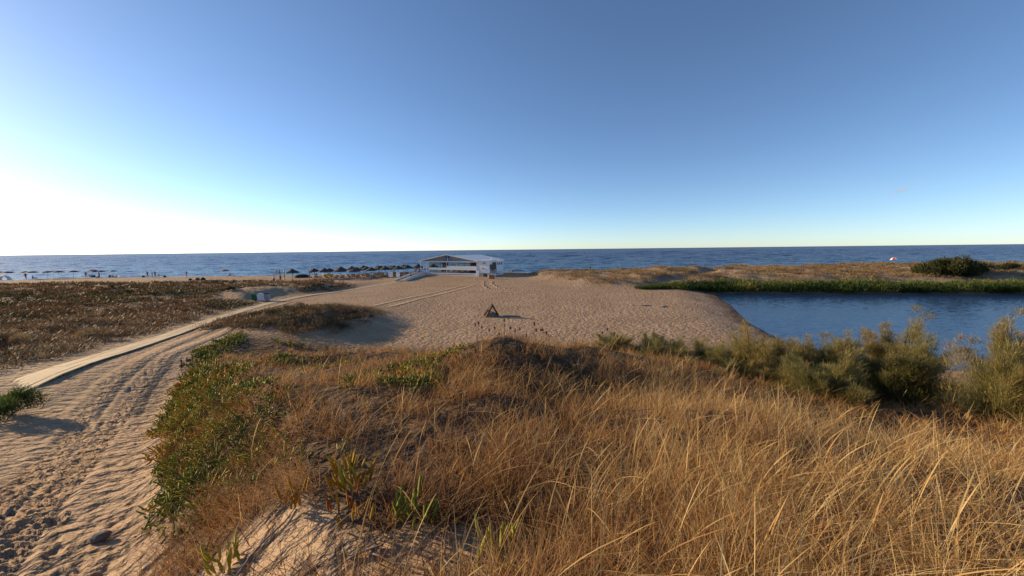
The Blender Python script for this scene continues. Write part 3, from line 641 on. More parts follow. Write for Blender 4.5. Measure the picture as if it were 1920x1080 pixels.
for i in range(ns):
    for k in range(5):
        m_ = MB(); off = -.44+k*.22; vs_ = []
        for j in range(3):
            s0 = i*BL+.008-(k*.31 if i == 0 else 0); s = s0+j*((i+1)*BL-.008-s0)/2; c, t = walk_at(s); nrm = Vector((t.y, -t.x)); z0 = float(np.interp(s, zz_s, zz_z))+((i*5+k)*37 % 7-3)*.0018
            for (w_, dz) in ((-.105, -.04), (.105, -.04), (.105, 0), (-.105, 0)):
                q_ = c+nrm*(off+w_); vs_.append((q_.x-base.x, q_.y-base.y, z0+dz-base.z))
        fs = [(j*4+a, j*4+(a+1) % 4, j*4+4+(a+1) % 4, j*4+4+a) for j in range(2) for a in range(4)]+[(3,2,1,0), (8,9,10,11)]
        m_.add(vs_, fs).build('board', M['board'], bw)
for i in range(ns):
    c, t = walk_at(i*BL+.5); nrm = Vector((t.y, -t.x)); z0 = float(np.interp(i*BL+.5, zz_s, zz_z))-.085
    a = c-nrm*.53; b = c+nrm*.53; MB().bar((a.x-base.x, a.y-base.y, z0-base.z), (b.x-base.x, b.y-base.y, z0-base.z), .10, .08).build('bearer', M['pole'], bw)

# ------------------------------------------------------------------ beach bar
bar = empty('beach_bar', (-23.3, 95.4, 1.28), R(-26)); tag(bar, 'white beach bar with gabled roof and blue emblem on a raised deck', 'building')
W, D, DK, EV, RG = 16.8, 13.4, .73, 3.56, 5.12
def part(name, mat, *bx, parent=bar):
    m = MB()
    for b in bx: m.box(*b)
    return m.build(name, mat, parent)
part('deck', M['grey'], (0, W, .02, D, DK-.14, DK))
for k, (a, b) in enumerate(((.40, .66), (.04, .27))): part('fascia_board', M['white'], (1.9, W+.02, -.05, 0, a, b))
part('crawl_space_shade', M['dark'], (1.95, W, .25, .3, 0, DK-.15))  # dark sheet standing in for the shade behind the fascia gaps
part('parapet', M['white'], (2.7, 8.0, 0, .08, 1.42, 1.96), (8.0, W, 0, .08, 1.42, 2.40))
part('header_beam', M['white'], (-.1, W+.05, -.04, .14, 3.30, EV))
for x in (0.0, 1.85, 2.6, 8.05, W-.12): part('post', M['white'], (x, x+.12, .0, .13, DK if x > 0.1 else .0, 3.30))
for x in (2.0, 5.6, 9.2, 12.8): part('post', M['white'], (x, x+.12, D-.12, D, DK, 3.35))
for (x0, x1, z0) in ((2.72, 8.05, 1.96), (8.17, W-.12, 2.40)):
    n = 3 if x0 < 5 else 5
    for k in range(n):
        a = x0+(x1-x0)*k/n; b = x0+(x1-x0)*(k+1)/n
        w_ = part('window', M['dark'], (a, b, .01, .06, z0, z0+.05), (a, b, .01, .06, 3.24, 3.30), (a, a+.045, .01, .06, z0+.05, 3.24), (b-.045, b, .01, .06, z0+.05, 3.24))
        part('pane', M['glass'], (a+.045, b-.045, .03, .04, z0+.05, 3.24), parent=w_)
# back of the terrace: counter, rear parapet and the dark kitchen wall
part('rear_parapet', M['white'], (0, W, D-.08, D, DK, 1.5))
part('kitchen_wall', M['brown'], (11.2, W-.02, 6.0, 6.15, DK, 3.5)); part('inner_wall', M['brown'], (11.2, 11.32, 6.2, D-.2, DK, 3.5))
part('bar_counter', M['pole'], (4.2, 10.6, 8.4, 9.0, DK, 1.85)); part('back_shelf', M['dark'], (3.0, 4.6, 5.2, 5.6, DK, 3.1))
# gable: reed rows one above the other
gb = MB()
nrow = 15
for k in range(nrow):
    z0 = EV+.01+(RG-EV-.22)*k/nrow; z1 = z0+(RG-EV-.22)/nrow-.012; hw = (W/2)*(1-(z1-EV)/(RG-EV)); y_ = .05+.012*(k % 2)
    gb.box(W/2-hw+.1, W/2+hw-.1, y_, y_+.05, z0, z1)
gb.build('reed_gable', M['reed'], bar)
part('gable_post', M['white'], (W/2-.06, W/2+.06, .0, .045, EV, RG-.12))
em = MB(); cx, cz = W/2, 4.2
for s in (-1, 1):
    em.add([(cx+s*.05,-.02,cz+.08), (cx+s*.62,-.02,cz+.12), (cx+s*.78,-.02,cz+.38), (cx+s*.45,-.02,cz+.66), (cx+s*.05,-.02,cz+.72),
            (cx+s*.05,.03,cz+.08), (cx+s*.62,.03,cz+.12), (cx+s*.78,.03,cz+.38), (cx+s*.45,.03,cz+.66), (cx+s*.05,.03,cz+.72)],
           [(0,1,2,3,4), (9,8,7,6,5), (0,5,6,1), (1,6,7,2), (2,7,8,3), (3,8,9,4), (4,9,5,0)])
    P8 = [(cx+s*(.72+.52*math.cos(a)), cz-.3+.26*math.sin(a)) for a in np.linspace(0, 2*math.pi, 12, endpoint=False)]
    em.add([(x, -.02, z) for x, z in P8]+[(x, .03, z) for x, z in P8], [tuple(range(12)), tuple(range(23, 11, -1))]+[(i, (i+1) % 12, 12+(i+1) % 12, 12+i) for i in range(12)])
em.build('emblem', M['blue'], bar)
for s in (-1, 1): part('emblem_mark', M['white'], (cx+s*.72-.16, cx+s*.72+.16, -.035, -.022, cz-.37, cz-.23))
# roof slopes built of long sheets
for s in (-1, 1):
    for k in range(6):
        y0 = -.35+(D+.7)*k/6; y1 = -.35+(D+.7)*(k+1)/6-.02; ex = W/2+s*(W/2+.35); ez = EV-.02
        MB().add([(W/2, y0, RG), (ex, y0, ez), (ex, y1, ez), (W/2, y1, RG), (W/2, y0, RG+.07), (ex, y0, ez+.07), (ex, y1, ez+.07), (W/2, y1, RG+.07)],
                 [(0,1,2,3), (7,6,5,4), (0,4,5,1), (1,5,6,2), (2,6,7,3), (3,7,4,0)]).build('roof_sheet', M['roof'], bar)
    MB().bar((W/2, -.40, RG+.03), (W/2+s*(W/2+.38), -.40, EV+.01), .06, .16).build('barge_board', M['white'], bar)
part('ridge_cap', M['white'], (W/2-.16, W/2+.16, -.3, D+.4, RG+.075, RG+.15))
# kitchen block on the right and its annex
kb = part('side_block', M['white'], (W+.03, 20, .05, 3.7, 0, 3.72)); part('flat_roof', M['roof'], (W+.0, 20.12, -.05, 3.8, 3.723, 3.83), parent=kb)
part('vent', M['dark'], (18.3, 19.2, .0, .045, 3.1, 3.28)); part('wall_box', M['grey'], (18.2, 18.45, -.08, .047, 1.75, 2.1))
part('side_door', M['dark'], (20.003, 20.05, .5, 1.5, DK, 2.8)); part('plank_wall', M['brown'], (20.003, 20.04, 1.6, 3.6, DK, 3.3))
ax = part('annex', M['white'], (W+.03, 20, 3.72, 7.3, .95, 3.40)); part('flat_roof', M['white'], (W, 20.25, 3.6, 7.5, 3.403, 3.56), parent=ax)
for y in (4.2, 5.2, 6.2): part('window', M['dark'], (20.002, 20.03, y, y+.55, 2.6, 3.15))
for z in (.08, .36, .64): part('skirting_board', M['white'], (19.96, 20.02, 3.75, 7.3, z, z+.2))
part('chimney', M['white'], (18.9, 19.15, 2.9, 3.15, 3.835, 4.5))
sr = MB()
for k in range(4): sr.box(20.3, 21.5, -1.3+k*.45, -.85+k*.45, 0, .18*(k+1))
sr.build('steps', M['white'], bar); part('landing', M['grey'], (20.06, 21.5, .5, 2.2, .6, DK))
for x in (20.35, 21.45):
    h = MB(); h.bar((x, -1.25, .18), (x, -1.25, 1.15), .06); h.bar((x, .45, .73), (x, .45, 1.75), .06)
    for dz in (1.1, .75, .42): h.bar((x, -1.25, dz), (x, .45, dz+.6), .05)
    h.build('handrail', M['white'], bar)
# ramp down to the boardwalk
rp = empty('entrance_ramp', (-22.6, 93.5, 1.28)); tag(rp, 'white walled ramp curving from the bar deck down to the boardwalk', 'ramp')
def ramp_c(t): return Vector((-.1-.9*math.sin(t*1.6), -15.0*t)), .70*(1-t)+.0
def strip(off0, off1, zb, zt_, name, mat):
    m = MB(); vs_ = []
    for i in range(13):
        t = i/12; c, z = ramp_c(t); nx = Vector((1, -.05))
        for (o_, zz) in ((off0, zb(t, z)), (off1, zb(t, z)), (off1, zt_(t, z)), (off0, zt_(t, z))): vs_.append((c.x+o_, c.y, zz))
    fs = [(i*4+a, i*4+(a+1) % 4, i*4+4+(a+1) % 4, i*4+4+a) for i in range(12) for a in range(4)]+[(3,2,1,0), (48,49,50,51)]
    m.add(vs_, fs).build(name, mat, rp)
strip(-.95, .95, lambda t, z: -.25, lambda t, z: z+.02, 'ramp_floor', M['board'])
strip(.96, 1.06, lambda t, z: -.25, lambda t, z: z+.42*(1-.5*t), 'side_wall', M['white']); strip(-1.06, -.96, lambda t, z: -.25, lambda t, z: z+.42*(1-.5*t), 'side_wall', M['white'])

# furniture on the deck
def make_chair():
    c = empty('terrace_chair'); tag(c, 'black chair at a table on the bar deck', 'chair', 'chairs on the bar deck')
    m = MB(); m.box(-.22, .22, -.22, .22, .43, .47); m.build('seat', M['dark'], c)
    MB().box(-.22, .22, .19, .23, .50, .86).build('backrest', M['dark'], c)
    for sx in (-1, 1):
        for sy in (-1, 1): MB().bar((sx*.2, sy*.2, 0), (sx*.19, sy*.19, .43 if sy < 0 else .85), .04).build('leg', M['dark'], c)
    return c
def make_table():
    t = empty('terrace_table'); tag(t, 'square dark wood table on the bar deck', 'table', 'tables on the bar deck')
    MB().box(-.4, .4, -.4, .4, .72, .76).build('table_top', M['brown'], t); MB().tube([(0,0,0), (0,0,.72)], .04).build('leg', M['dark'], t); MB().box(-.25, .25, -.25, .25, 0, .03).build('base', M['dark'], t); return t
MW = Matrix.Translation((-23.3, 95.4, 1.28+DK)) @ Matrix.Rotation(R(-26), 4, 'Z')
ch = make_chair(); ck = kids_of(ch); tb = make_table(); tk = kids_of(tb); first = True
for row, y in enumerate((1.0, 3.6)):
    for i in range(8):
        x = 3.6+i*1.65+row*.3
        if row and x > 10.6: continue
        loc = MW @ Vector((x, y, 0))
        if first: tb.location = loc; tb.rotation_euler.z = R(-26)
        else: copy_tree(tb, tk, loc, R(-26))
        for s in (-1, 1):
            l2 = MW @ Vector((x+s*.62, y+random.uniform(-.15, .15), 0)); rz = R(-26)+(-s)*math.pi/2+random.uniform(-.5, .5)
            if first and s == -1: ch.location = l2; ch.rotation_euler.z = rz
            else: copy_tree(ch, ck, l2, rz)
        first = False
# things standing by the bar
def at_bar(x, y, z=0): return Matrix.Translation((-23.3, 95.4, 1.28)) @ Matrix.Rotation(R(-26), 4, 'Z') @ Vector((x, y, z))
cb = empty('cabinet', at_bar(17.35, -.42), R(-26)); tag(cb, 'tall white cabinet against the bar wall', 'cabinet')
MB().box(-.42, .42, -.3, .3, .0, 1.55).build('body', M['white'], cb); MB().box(-.46, .46, -.34, .32, 1.552, 1.62).build('top', M['grey'], cb); MB().box(-.38, .38, -.325, -.302, .12, 1.5).build('door', M['white'], cb)
for k, (x, m_, lb) in enumerate(((18.6, 'grey', 'grey storage crate standing next to the white cabinet'), (19.5, 'dark', 'dark storage crate at the foot of the bar steps'))):
    c_ = empty('storage_crate', at_bar(x, -.55), R(-26)); tag(c_, lb, 'crate')
    MB().box(-.38, .38, -.28, .28, 0, .8).build('body', M[m_], c_); MB().box(-.41, .41, -.31, .31, .802, .87).build('lid', M['grey'], c_)
oc = empty('wooden_crate', (-4.4, 81.6, tz(-4.4, 81.6)), R(-20)); tag(oc, 'orange wooden crate with a pale lid in front of the bar steps', 'crate')
for z in (.05, .32, .59): MB().box(-.5, .5, -.4, .4, z, z+.24).build('slat_side', M['orange'], oc)
MB().box(-.53, .53, -.43, .43, .85, .9).build('lid', M['tan'], oc)
for (x, y, h_, lb) in ((-26.4, 81.2, 1.9, 'larger white sign board on a post beside the boardwalk end'), (-25.2, 82.6, 1.8, 'smaller white sign board next to the larger one by the ramp')):
    s_ = empty('sign_board', (x, y, tz(x, y)), R(8)); tag(s_, lb, 'sign')
    MB().bar((0,0,-.2), (0,0,h_*.9), .09).build('post', M['white'], s_); w_ = .48 if h_ > 1.85 else .40; MB().box(-w_, w_, -.085, -.047, h_*.42, h_).build('panel', M['white'], s_)

# ------------------------------------------------------------------ beach furniture
def make_parasol():
    u = empty('thatched_parasol'); tag(u, 'dark thatched parasol on a wooden pole on the beach by the bar', 'parasol', 'thatched parasols by the bar')
    MB().tube([(0,0,-.3), (0,0,2.35)], [.055, .045], 7).build('pole', M['pole'], u)
    m = MB(); m.lathe([(1.38, 1.83), (1.30, 1.95), (.80, 2.22), (.34, 2.46), (.10, 2.62), (.02, 2.66)], 22, jit=.035); cp = m.build('canopy', M['thatch'], u)
    f = MB()
    for k in range(44):
        a = k/44*6.283; l = random.uniform(.10, .26); a2 = a+.13
        f.add([(1.36*math.cos(a), 1.36*math.sin(a), 1.86), (1.36*math.cos(a2), 1.36*math.sin(a2), 1.86), (1.42*math.cos(a2), 1.42*math.sin(a2), 1.84-l), (1.42*math.cos(a), 1.42*math.sin(a), 1.84-l*.8)], [(0,1,2,3)])
    f.build('fringe', M['thatch'], cp)
    for k in range(6):
        a = k/6*6.283; MB().bar((.04*math.cos(a), .04*math.sin(a), 1.75), (1.2*math.cos(a), 1.2*math.sin(a), 1.93), .03).build('rib', M['pole'], u)
    return u
def make_lounger():
    l = empty('sun_lounger'); tag(l, 'wooden sun lounger in the shade of the thatched parasols', 'sun lounger', 'sun loungers under the thatched parasols')
    MB().box(-.33, .33, -.95, .45, .28, .34).build('bed', M['tan'], l); MB().bar((0, .45, .34), (0, 1.0, .72), .66, .05).build('backrest', M['tan'], l)
    for sx in (-1, 1):
        for y in (-.85, .4): MB().box(sx*.3-.03, sx*.3+.03, y-.03, y+.03, -.05, .28).build('leg', M['pole'], l)
    return l
um = make_parasol(); uk = kids_of(um); lo = make_lounger(); lk = kids_of(lo)
spots = [(-49.6, 84.4), (-46.8, 88.4), (-43.6, 87.0), (-44.2, 90.5), (-39.9, 86.6), (-41.8, 91.4), (-37.4, 88.6)]
for r_, (yy, x0, x1) in enumerate(((92.2, -38.4, -25.5), (95.4, -41.5, -26.5), (98.8, -40.5, -24.0), (102.0, -38, -21.5))):
    x = x0+.7*r_
    while x < x1: spots.append((x+random.uniform(-.25, .25), yy+random.uniform(-.3, .3))); x += 3.55
for i, (x, y) in enumerate(spots):
    z = tz(x, y); rz = random.uniform(0, 6.28); s = random.uniform(.94, 1.06)
    if i == 0: um.location = (x, y, z); um.rotation_euler.z = rz
    else: copy_tree(um, uk, (x, y, z), rz, scale=(1, 1, s))
    if i >= 1:
        for sx in (-.75, .75):
            lx, ly = x+sx, y+.1
            if i == 1 and sx < 0: lo.location = (lx, ly, tz(lx, ly)); lo.rotation_euler.z = R(185)
            else: copy_tree(lo, lk, (lx, ly, tz(lx, ly)), R(180)+random.uniform(-.2, .2))
def fabric_umbrella(x, y, col, label, r=1.05, h=2.0, tilt=0.0, mat2=None, drop=.4):
    u = empty('beach_umbrella', (x, y, tz(x, y))); u.rotation_euler = (0, tilt, random.uniform(0, 3)); tag(u, label, 'umbrella', 'fabric umbrellas along the water')
    MB().tube([(0,0,-.2), (0,0,h)], .022, 6).build('pole', M['grey'], u)
    for k in range(8):
        a0, a1 = k/8*6.283, (k+1)/8*6.283; m = MB(); vs_ = []
        for (rr_, zz) in ((.02, h+.02), (.5*r, h-.25*drop), (r, h-drop)):
            for a in (a0, (a0+a1)/2, a1): vs_.append((rr_*math.cos(a)*(1 if a != (a0+a1)/2 else .97), rr_*math.sin(a)*(1 if a != (a0+a1)/2 else .97), zz))
        m.add(vs_, [(0,1,4,3), (1,2,5,4), (3,4,7,6), (4,5,8,7)]).build('canopy_panel', M[mat2] if (mat2 and k % 2) else M[col], u, True)
for i, (x, y) in enumerate(((-135, 100), (-131.5, 101), (-128.5, 100), (-126.5, 103), (-125, 100.5), (-122.6, 101), (-120.4, 102.5), (-138.5, 101))):
    fabric_umbrella(x, y, 'plum', 'dark flat fabric umbrella in the row by the glittering water', 1.45, 2.1)
fabric_umbrella(-119.0, 106, 'rust', 'rust coloured umbrella over the seated group at the water', 1.3, 2.3)
fabric_umbrella(-117.2, 105, 'navy', 'navy umbrella touching the rust coloured one', 1.1, 2.0)
fabric_umbrella(-115.0, 104.6, 'black', 'small black umbrella at the end of the seated group', .9, 2.0)
fabric_umbrella(-111.0, 104, 'teal', 'pale teal umbrella over two beach chairs', 1.0, 2.05)
fabric_umbrella(-80.0, 104.2, 'rust', 'lone rust umbrella on the open beach', 1.15, 1.9)
fabric_umbrella(104.0, 101.5, 'cloth_white', 'red and white umbrella standing on the dune crest', .9, 1.7, .15, 'red', .6)
def beach_chair(x, y, col, label, rz):
    c = empty('beach_chair', (x, y, tz(x, y)), rz); tag(c, label, 'chair')
    MB().box(-.27, .27, -.3, .25, .25, .29).build('seat', M[col], c); MB().bar((0, .25, .27), (0, .5, .85), .54, .03).build('backrest', M[col], c)
    for sx in (-1, 1): MB().bar((sx*.28, -.28, 0), (sx*.28, .35, .5), .03).build('leg', M['grey'], c); MB().bar((sx*.28, .3, 0), (sx*.28, -.2, .5), .03).build('leg', M['grey'], c)
beach_chair(-108.2, 102.6, 'navy', 'navy beach chair beside the teal umbrella', 2.6); beach_chair(-114.6, 102.6, 'navy', 'small blue beach chair left alone by the water', 3.4)
def tent(x, y, col, label, w=2.0, h=1.3):
    t = empty('beach_tent', (x, y, tz(x, y)), .3); tag(t, label, 'tent'); m = MB(); vs_ = []
    for i in range(7):
        a = math.pi*i/6
        for yy in (-.7, 0, .7): vs_.append((w/2*math.cos(a), yy*(1-.25*math.sin(a)), h*math.sin(a)*(1 if yy == 0 else .86)))
    m.add(vs_, [(i*3+k, i*3+k+1, i*3+4+k, i*3+3+k) for i in range(6) for k in range(2)]).build('shell', M[col], t, True)
    MB().box(-w/2, w/2, -.7, .7, -.02, .02).build('floor_sheet', M['grey'], t)
tent(-132.0, 97.0, 'cloth_white', 'white dome beach tent before the dark umbrellas'); tent(-137.2, 96.5, 'pink', 'pink beach tent at the edge of the umbrella row', 1.6, .9)
def bag(x, y, col, label, s=1.0):
    b = empty('beach_bag', (x, y, tz(x, y)), random.uniform(0, 3)); tag(b, label, 'bag')
    MB().lathe([(.2*s, -.02), (.36*s, .05), (.38*s, .25*s), (.2*s, .42*s), (.04*s, .46*s)], 9, jit=.1).build('body', M[col], b, True); MB().tube([(-.15*s, 0, .36*s), (-.1*s, 0, .58*s), (.1*s, 0, .58*s), (.15*s, 0, .36*s)], .02, 5).build('strap', M[col], b)
bag(-101.8, 103, 'black', 'black bag on the sand left of the standing family'); bag(-95.5, 102.6, 'black', 'dark bag on the sand right of the standing family')
for i, (x, y, lb) in enumerate(((-76.5, 88.6, 'dark bundle of beach gear on open sand, smallest of three'), (-75.0, 88.9, 'dark bundle of beach gear with a raised end'), (-73.3, 88.4, 'long dark bundle of beach gear on open sand'))): bag(x, y, ('black', 'plum', 'black')[i], lb, (1.0, 1.25, 1.4)[i])
# upturned boat under a dark cover, yellow kayak, purple towel
bt = empty('covered_boat', (-52.6, 93.4, tz(-52.6, 93.4)), R(12)); tag(bt, 'small boat under a dark cover beside the first thatched parasols', 'boat')
m = MB(); vs_ = []
for i in range(9):
    t = i/8*2-1; w_ = .75*math.sqrt(max(0, 1-t*t))+.03
    for a in np.linspace(0, math.pi, 7): vs_.append((t*1.7, w_*math.cos(a), .05+.85*math.sin(a)*(1-.35*t*t)))
m.add(vs_, [(i*7+k, i*7+k+1, i*7+8+k, i*7+7+k) for i in range(8) for k in range(6)]).build('cover', M['black'], bt, True); MB().bar((-1.75, 0, .02), (1.75, 0, .02), 1.2, .1).build('hull', M['grey'], bt)
ky = empty('kayak', (-49.5, 100.5, tz(-49.5, 100.5)+.05), R(-10)); tag(ky, 'yellow kayak lying on the sand near the water', 'kayak')
MB().tube([(-1.8,0,.30), (-1.3,0,.2), (-.5,0,.2), (.5,0,.2), (1.3,0,.2), (1.8,0,.30)], [.03, .22, .34, .34, .22, .03], 10).build('hull', M['yellow'], ky, True); MB().lathe([(.26, 0), (.3, .06), (.24, .07)], 12, (0, 0, .50)).build('cockpit_rim', M['black'], ky)
tw = MB(); vs_ = [(x*.28, y*.45+.02*math.sin(x*2), .025+.02*math.sin(x*1.7+y*2)) for x in range(-4, 5) for y in range(-2, 3)]
tw.add(vs_, [(i*5+k, i*5+k+1, i*5+6+k, i*5+5+k) for i in range(8) for k in range(4)]); o = tw.build('beach_towel', M['purple'], None, True); o.location = (-33.2, 88.4, tz(-33.2, 88.4)); tag(o, 'purple towel spread on sand before the thatched parasols', 'towel')
# blue boats drawn up behind the dunes
for i, (x, y, col, lb) in enumerate(((19.5, 104, 'navy', 'dark blue boat drawn up on the shore behind the dunes'), (27, 105, 'lightblue', 'pale blue boat drawn up on the shore behind the dunes'), (31, 105.5, 'navy', 'blue boat with its bow toward the sea behind the dunes'))):
    b = empty('rowing_boat', (x, y, max(tz(x, y), .2)), R(20*i)); tag(b, lb, 'boat'); m = MB(); vs_ = []
    for k in range(9):
        t = k/8*2-1; w_ = .8*(1-abs(t)**2.4)+.04
        for a in np.linspace(math.pi, 2*math.pi, 7): vs_.append((t*2.1, w_*math.cos(a), .75+.65*math.sin(a)*(1-.2*t*t)+.2*t*t))
    m.add(vs_, [(k*7+j, k*7+j+1, k*7+8+j, k*7+7+j) for k in range(8) for j in range(6)]).build('hull', M[col], b, True)
    for tx in (-.7, .5): MB().box(tx-.12, tx+.12, -.7, .7, .6, .64).build('thwart', M['white'], b)
for k, x in enumerate((61.9, 62.6, 63.3)):
    o = MB().tube([(0,0,-.3), (.03*k,0,.6), (.04,.02,1.25+.1*k)], [.09, .085, .07], 7).build('wooden_post', M['pole']); o.location = (x, 80.5+.3*k, tz(x, 80.5)); tag(o, 'weathered wooden post of three standing in the dune grass', 'post', 'three posts in the dune grass')
# waste bins by the bend of the boardwalk
def bin_(x, y, w, h, col, label, lidcol):
    b = empty('waste_bin', (x, y, tz(x, y)), R(15)); tag(b, label, 'bin')
    MB().add([(-w*.42,-w*.4,0), (w*.42,-w*.4,0), (w*.42,w*.4,0), (-w*.42,w*.4,0), (-w/2,-w*.46,h), (w/2,-w*.46,h), (w/2,w*.46,h), (-w/2,w*.46,h)], [(3,2,1,0), (4,5,6,7), (0,1,5,4), (1,2,6,5), (2,3,7,6), (3,0,4,7)]).build('body', M[col], b)
    MB().add([(-w*.54,-w*.5,h+.01), (w*.54,-w*.5,h+.01), (w*.54,w*.5,h+.01), (-w*.54,w*.5,h+.01), (-w*.3,-w*.2,h+.14), (w*.3,-w*.2,h+.14), (w*.3,w*.3,h+.14), (-w*.3,w*.3,h+.14)], [(3,2,1,0), (4,5,6,7), (0,1,5,4), (1,2,6,5), (2,3,7,6), (3,0,4,7)]).build('lid', M[lidcol], b)
bin_(-32.9, 47.4, .62, .62, 'green_plastic', 'low green waste bin beside the boardwalk bend', 'green_plastic'); bin_(-32.1, 47.3, .62, .8, 'roof', 'white waste bin between the green and the grey bins', 'roof'); bin_(-31.35, 47.5, .5, .9, 'grey', 'narrow grey waste bin beside the white bin', 'dark')

# timber A-frame on the sandy flat
af = empty('timber_frame', (-2.0, 36.4, tz(-2.0, 36.4)), R(20)); tag(af, 'weathered timber A-frame with planks standing alone on the sandy flat', 'timber frame')
MB().bar((-.72, -.25, -.05), (.06, 0, 1.22), .16, .16).build('leg', M['rusty'], af); MB().bar((.72, .1, -.05), (-.02, .03, 1.25), .15, .15).build('leg', M['rusty'], af)
MB().bar((-.45, -.12, .62), (.60, .08, .22), .08, .08).build('brace', M['rusty'], af); MB().bar((-.55, .9, -.05), (.0, .1, 1.12), .12, .12).build('leg', M['rusty'], af)
MB().bar((-.5, -.2, .75), (-.62, .75, .12), .10, .10).build('brace', M['rusty'], af)
for k in range(3): MB().box(-.45+k*.34, -.13+k*.34, -.02+.05*k, .06+.05*k, .0, .42-.04*k).build('plank', M['root'], af)
lg = MB().tube([(0,0,.08), (.8,-.1,.1), (1.7,-.05,.07)], [.10, .09, .06], 7).build('driftwood_log', M['root']); lg.location = (-.9, 36.0, tz(-.9, 36.0)); tag(lg, 'pale driftwood log lying beside the timber frame', 'log')
for k, (x, y) in enumerate(((15.2, 42.0), (17.0, 41.2), (13.8, 42.6))):
    o = MB().tube([(-.6,0,.04), (-.1,.12,.07), (.35,.05,.05), (.7,.2,.03)], [.03, .06, .05, .02], 6).build('driftwood', M['root']); o.location = (x, y, tz(x, y)); o.rotation_euler.z = k*.7; tag(o, ('bent driftwood branch on sand, middle piece of three left of the lagoon', 'driftwood branch closest to the lagoon edge', 'driftwood branch farthest from the lagoon edge')[k], 'driftwood', 'driftwood near the lagoon')

# ------------------------------------------------------------------ people
def skin_mesh(name, joints, edges, root=0):
    me = bpy.data.meshes.new(name); me.from_pydata([j[0] for j in joints], edges, []); o = bpy.data.objects.new(name, me); C.objects.link(o)
    sm = o.modifiers.new('skin', 'SKIN'); sm.use_smooth_shade = True; o.modifiers.new('sub', 'SUBSURF').levels = 1
    for i, j in enumerate(joints):
        r = j[1]; me.skin_vertices[0].data[i].radius = r if hasattr(r, '__len__') else (r, r); me.skin_vertices[0].data[i].use_root = (i == root)
    dg = bpy.context.evaluated_depsgraph_get(); m2 = bpy.data.meshes.new_from_object(o.evaluated_get(dg)); m2.name = name
    bpy.data.objects.remove(o); return m2
def body_joints(pose):
    if pose == 'sit':
        J = dict(pel=(0,0,.16), che=(0,.10,.55), nec=(0,.10,.72), hea=(0,.06,.90), ls=(-.18,.1,.66), le=(-.26,-.02,.42), lh=(-.20,-.22,.34), rs=(.18,.1,.66), re=(.27,.2,.40), rh=(.26,.32,.10),
                 lk=(-.14,-.42,.42), lf=(-.13,-.62,.06), rk=(.14,-.45,.36), rf=(.14,-.75,.06))
    elif pose == 'walk':
        J = dict(pel=(0,0,.93), che=(0,-.03,1.25), nec=(0,-.03,1.46), hea=(0,-.06,1.62), ls=(-.19,-.02,1.40), le=(-.25,.12,1.14), lh=(-.23,.08,.88), rs=(.19,-.02,1.40), re=(.25,-.14,1.14), rh=(.23,-.30,.94),
                 lk=(-.10,-.18,.50), lf=(-.10,-.22,.06), rk=(.10,.10,.48), rf=(.10,.36,.10))
    else:
        J = dict(pel=(0,0,.93), che=(0,0,1.25), nec=(0,0,1.46), hea=(0,-.02,1.62), ls=(-.19,0,1.40), le=(-.27,.03,1.13), lh=(-.25,-.08,.88), rs=(.19,0,1.40), re=(.28,.02,1.14), rh=(.22,-.16,.96),
                 lk=(-.11,-.02,.50), lf=(-.12,.02,.06), rk=(.12,-.04,.50), rf=(.14,.02,.06))
    return J
RAD = dict(pel=(.15,.11), che=(.16,.11), nec=.055, hea=(.085,.10), ls=.065, le=.045, lh=.032, rs=.065, re=.045, rh=.032, lk=.062, lf=.042, rk=.062, rf=.042)
ED = [('pel','che'), ('che','nec'), ('nec','hea'), ('che','ls'), ('ls','le'), ('le','lh'), ('che','rs'), ('rs','re'), ('re','rh'), ('pel','lk'), ('lk','lf'), ('pel','rk'), ('rk','rf')]
BODY = {}
for pose in ('stand', 'walk', 'sit'):
    J = body_joints(pose); ks = list(J); js = [(J[k], RAD[k]) for k in ks]; ed = [(ks.index(a), ks.index(b)) for a, b in ED]
    for f_ in ('lf', 'rf'): js.append(((J[f_][0], J[f_][1]-.16, .035), .035)); ed.append((ks.index(f_), len(js)-1))
    h = J['hea']; js.append(((h[0], h[1], h[2]+.10), (.075,.085))); ed.append((ks.index('hea'), len(js)-1))
    bd = skin_mesh('body', js, ed)
    S = lambda k, g: (J[k], tuple(q*g for q in (RAD[k] if hasattr(RAD[k], '__len__') else (RAD[k],)*2)))
    top = skin_mesh('top', [S('pel', 1.12), S('che', 1.16), ((J['nec'][0], J['nec'][1], J['nec'][2]-.06), (.09,.09)), S('ls', 1.25), S('rs', 1.25)], [(0,1), (1,2), (1,3), (1,4)])
    mid = lambda a, b, t: tuple(J[a][i]*(1-t)+J[b][i]*t for i in range(3))
    sh = skin_mesh('shorts', [S('pel', 1.2), (mid('pel','lk',.75), (.09,.09)), (mid('pel','rk',.75), (.09,.09)), (mid('pel','che',.3), (.155,.115))], [(0,1), (0,2), (0,3)])
    hr = skin_mesh('hair', [((h[0], h[1]+.03, h[2]+.0), (.085,.09)), ((h[0], h[1]+.02, h[2]+.12), (.085,.095))], [(0,1)])
    BODY[pose] = (bd, top, sh, hr)
def person(x, y, pose, top, low, rz, label, s=1.0, z=None):
    p = empty('person', (x, y, tz(x, y) if z is None else z), rz); p.scale = (s,)*3; tag(p, label, 'person')
    for me, nm, mt in zip(BODY[pose], ('body', 'top', 'shorts', 'hair'), ('skin', top, low, 'hair')):
        if mt is None: continue
        m2 = me.copy(); m2.materials.clear(); m2.materials.append(M[mt]); link(bpy.data.objects.new(nm, m2), p)
person(-100.2, 102.6, 'stand', 'plum', 'navy', .5, 'person in plum top standing left of the family at the water')
person(-98.7, 102.4, 'stand', 'black', 'tan', 2.5, 'person in black top standing in the middle of the family')
person(-97.8, 102.3, 'stand', 'navy', 'navy', 3.4, 'person in blue clothes standing beside the one in black')
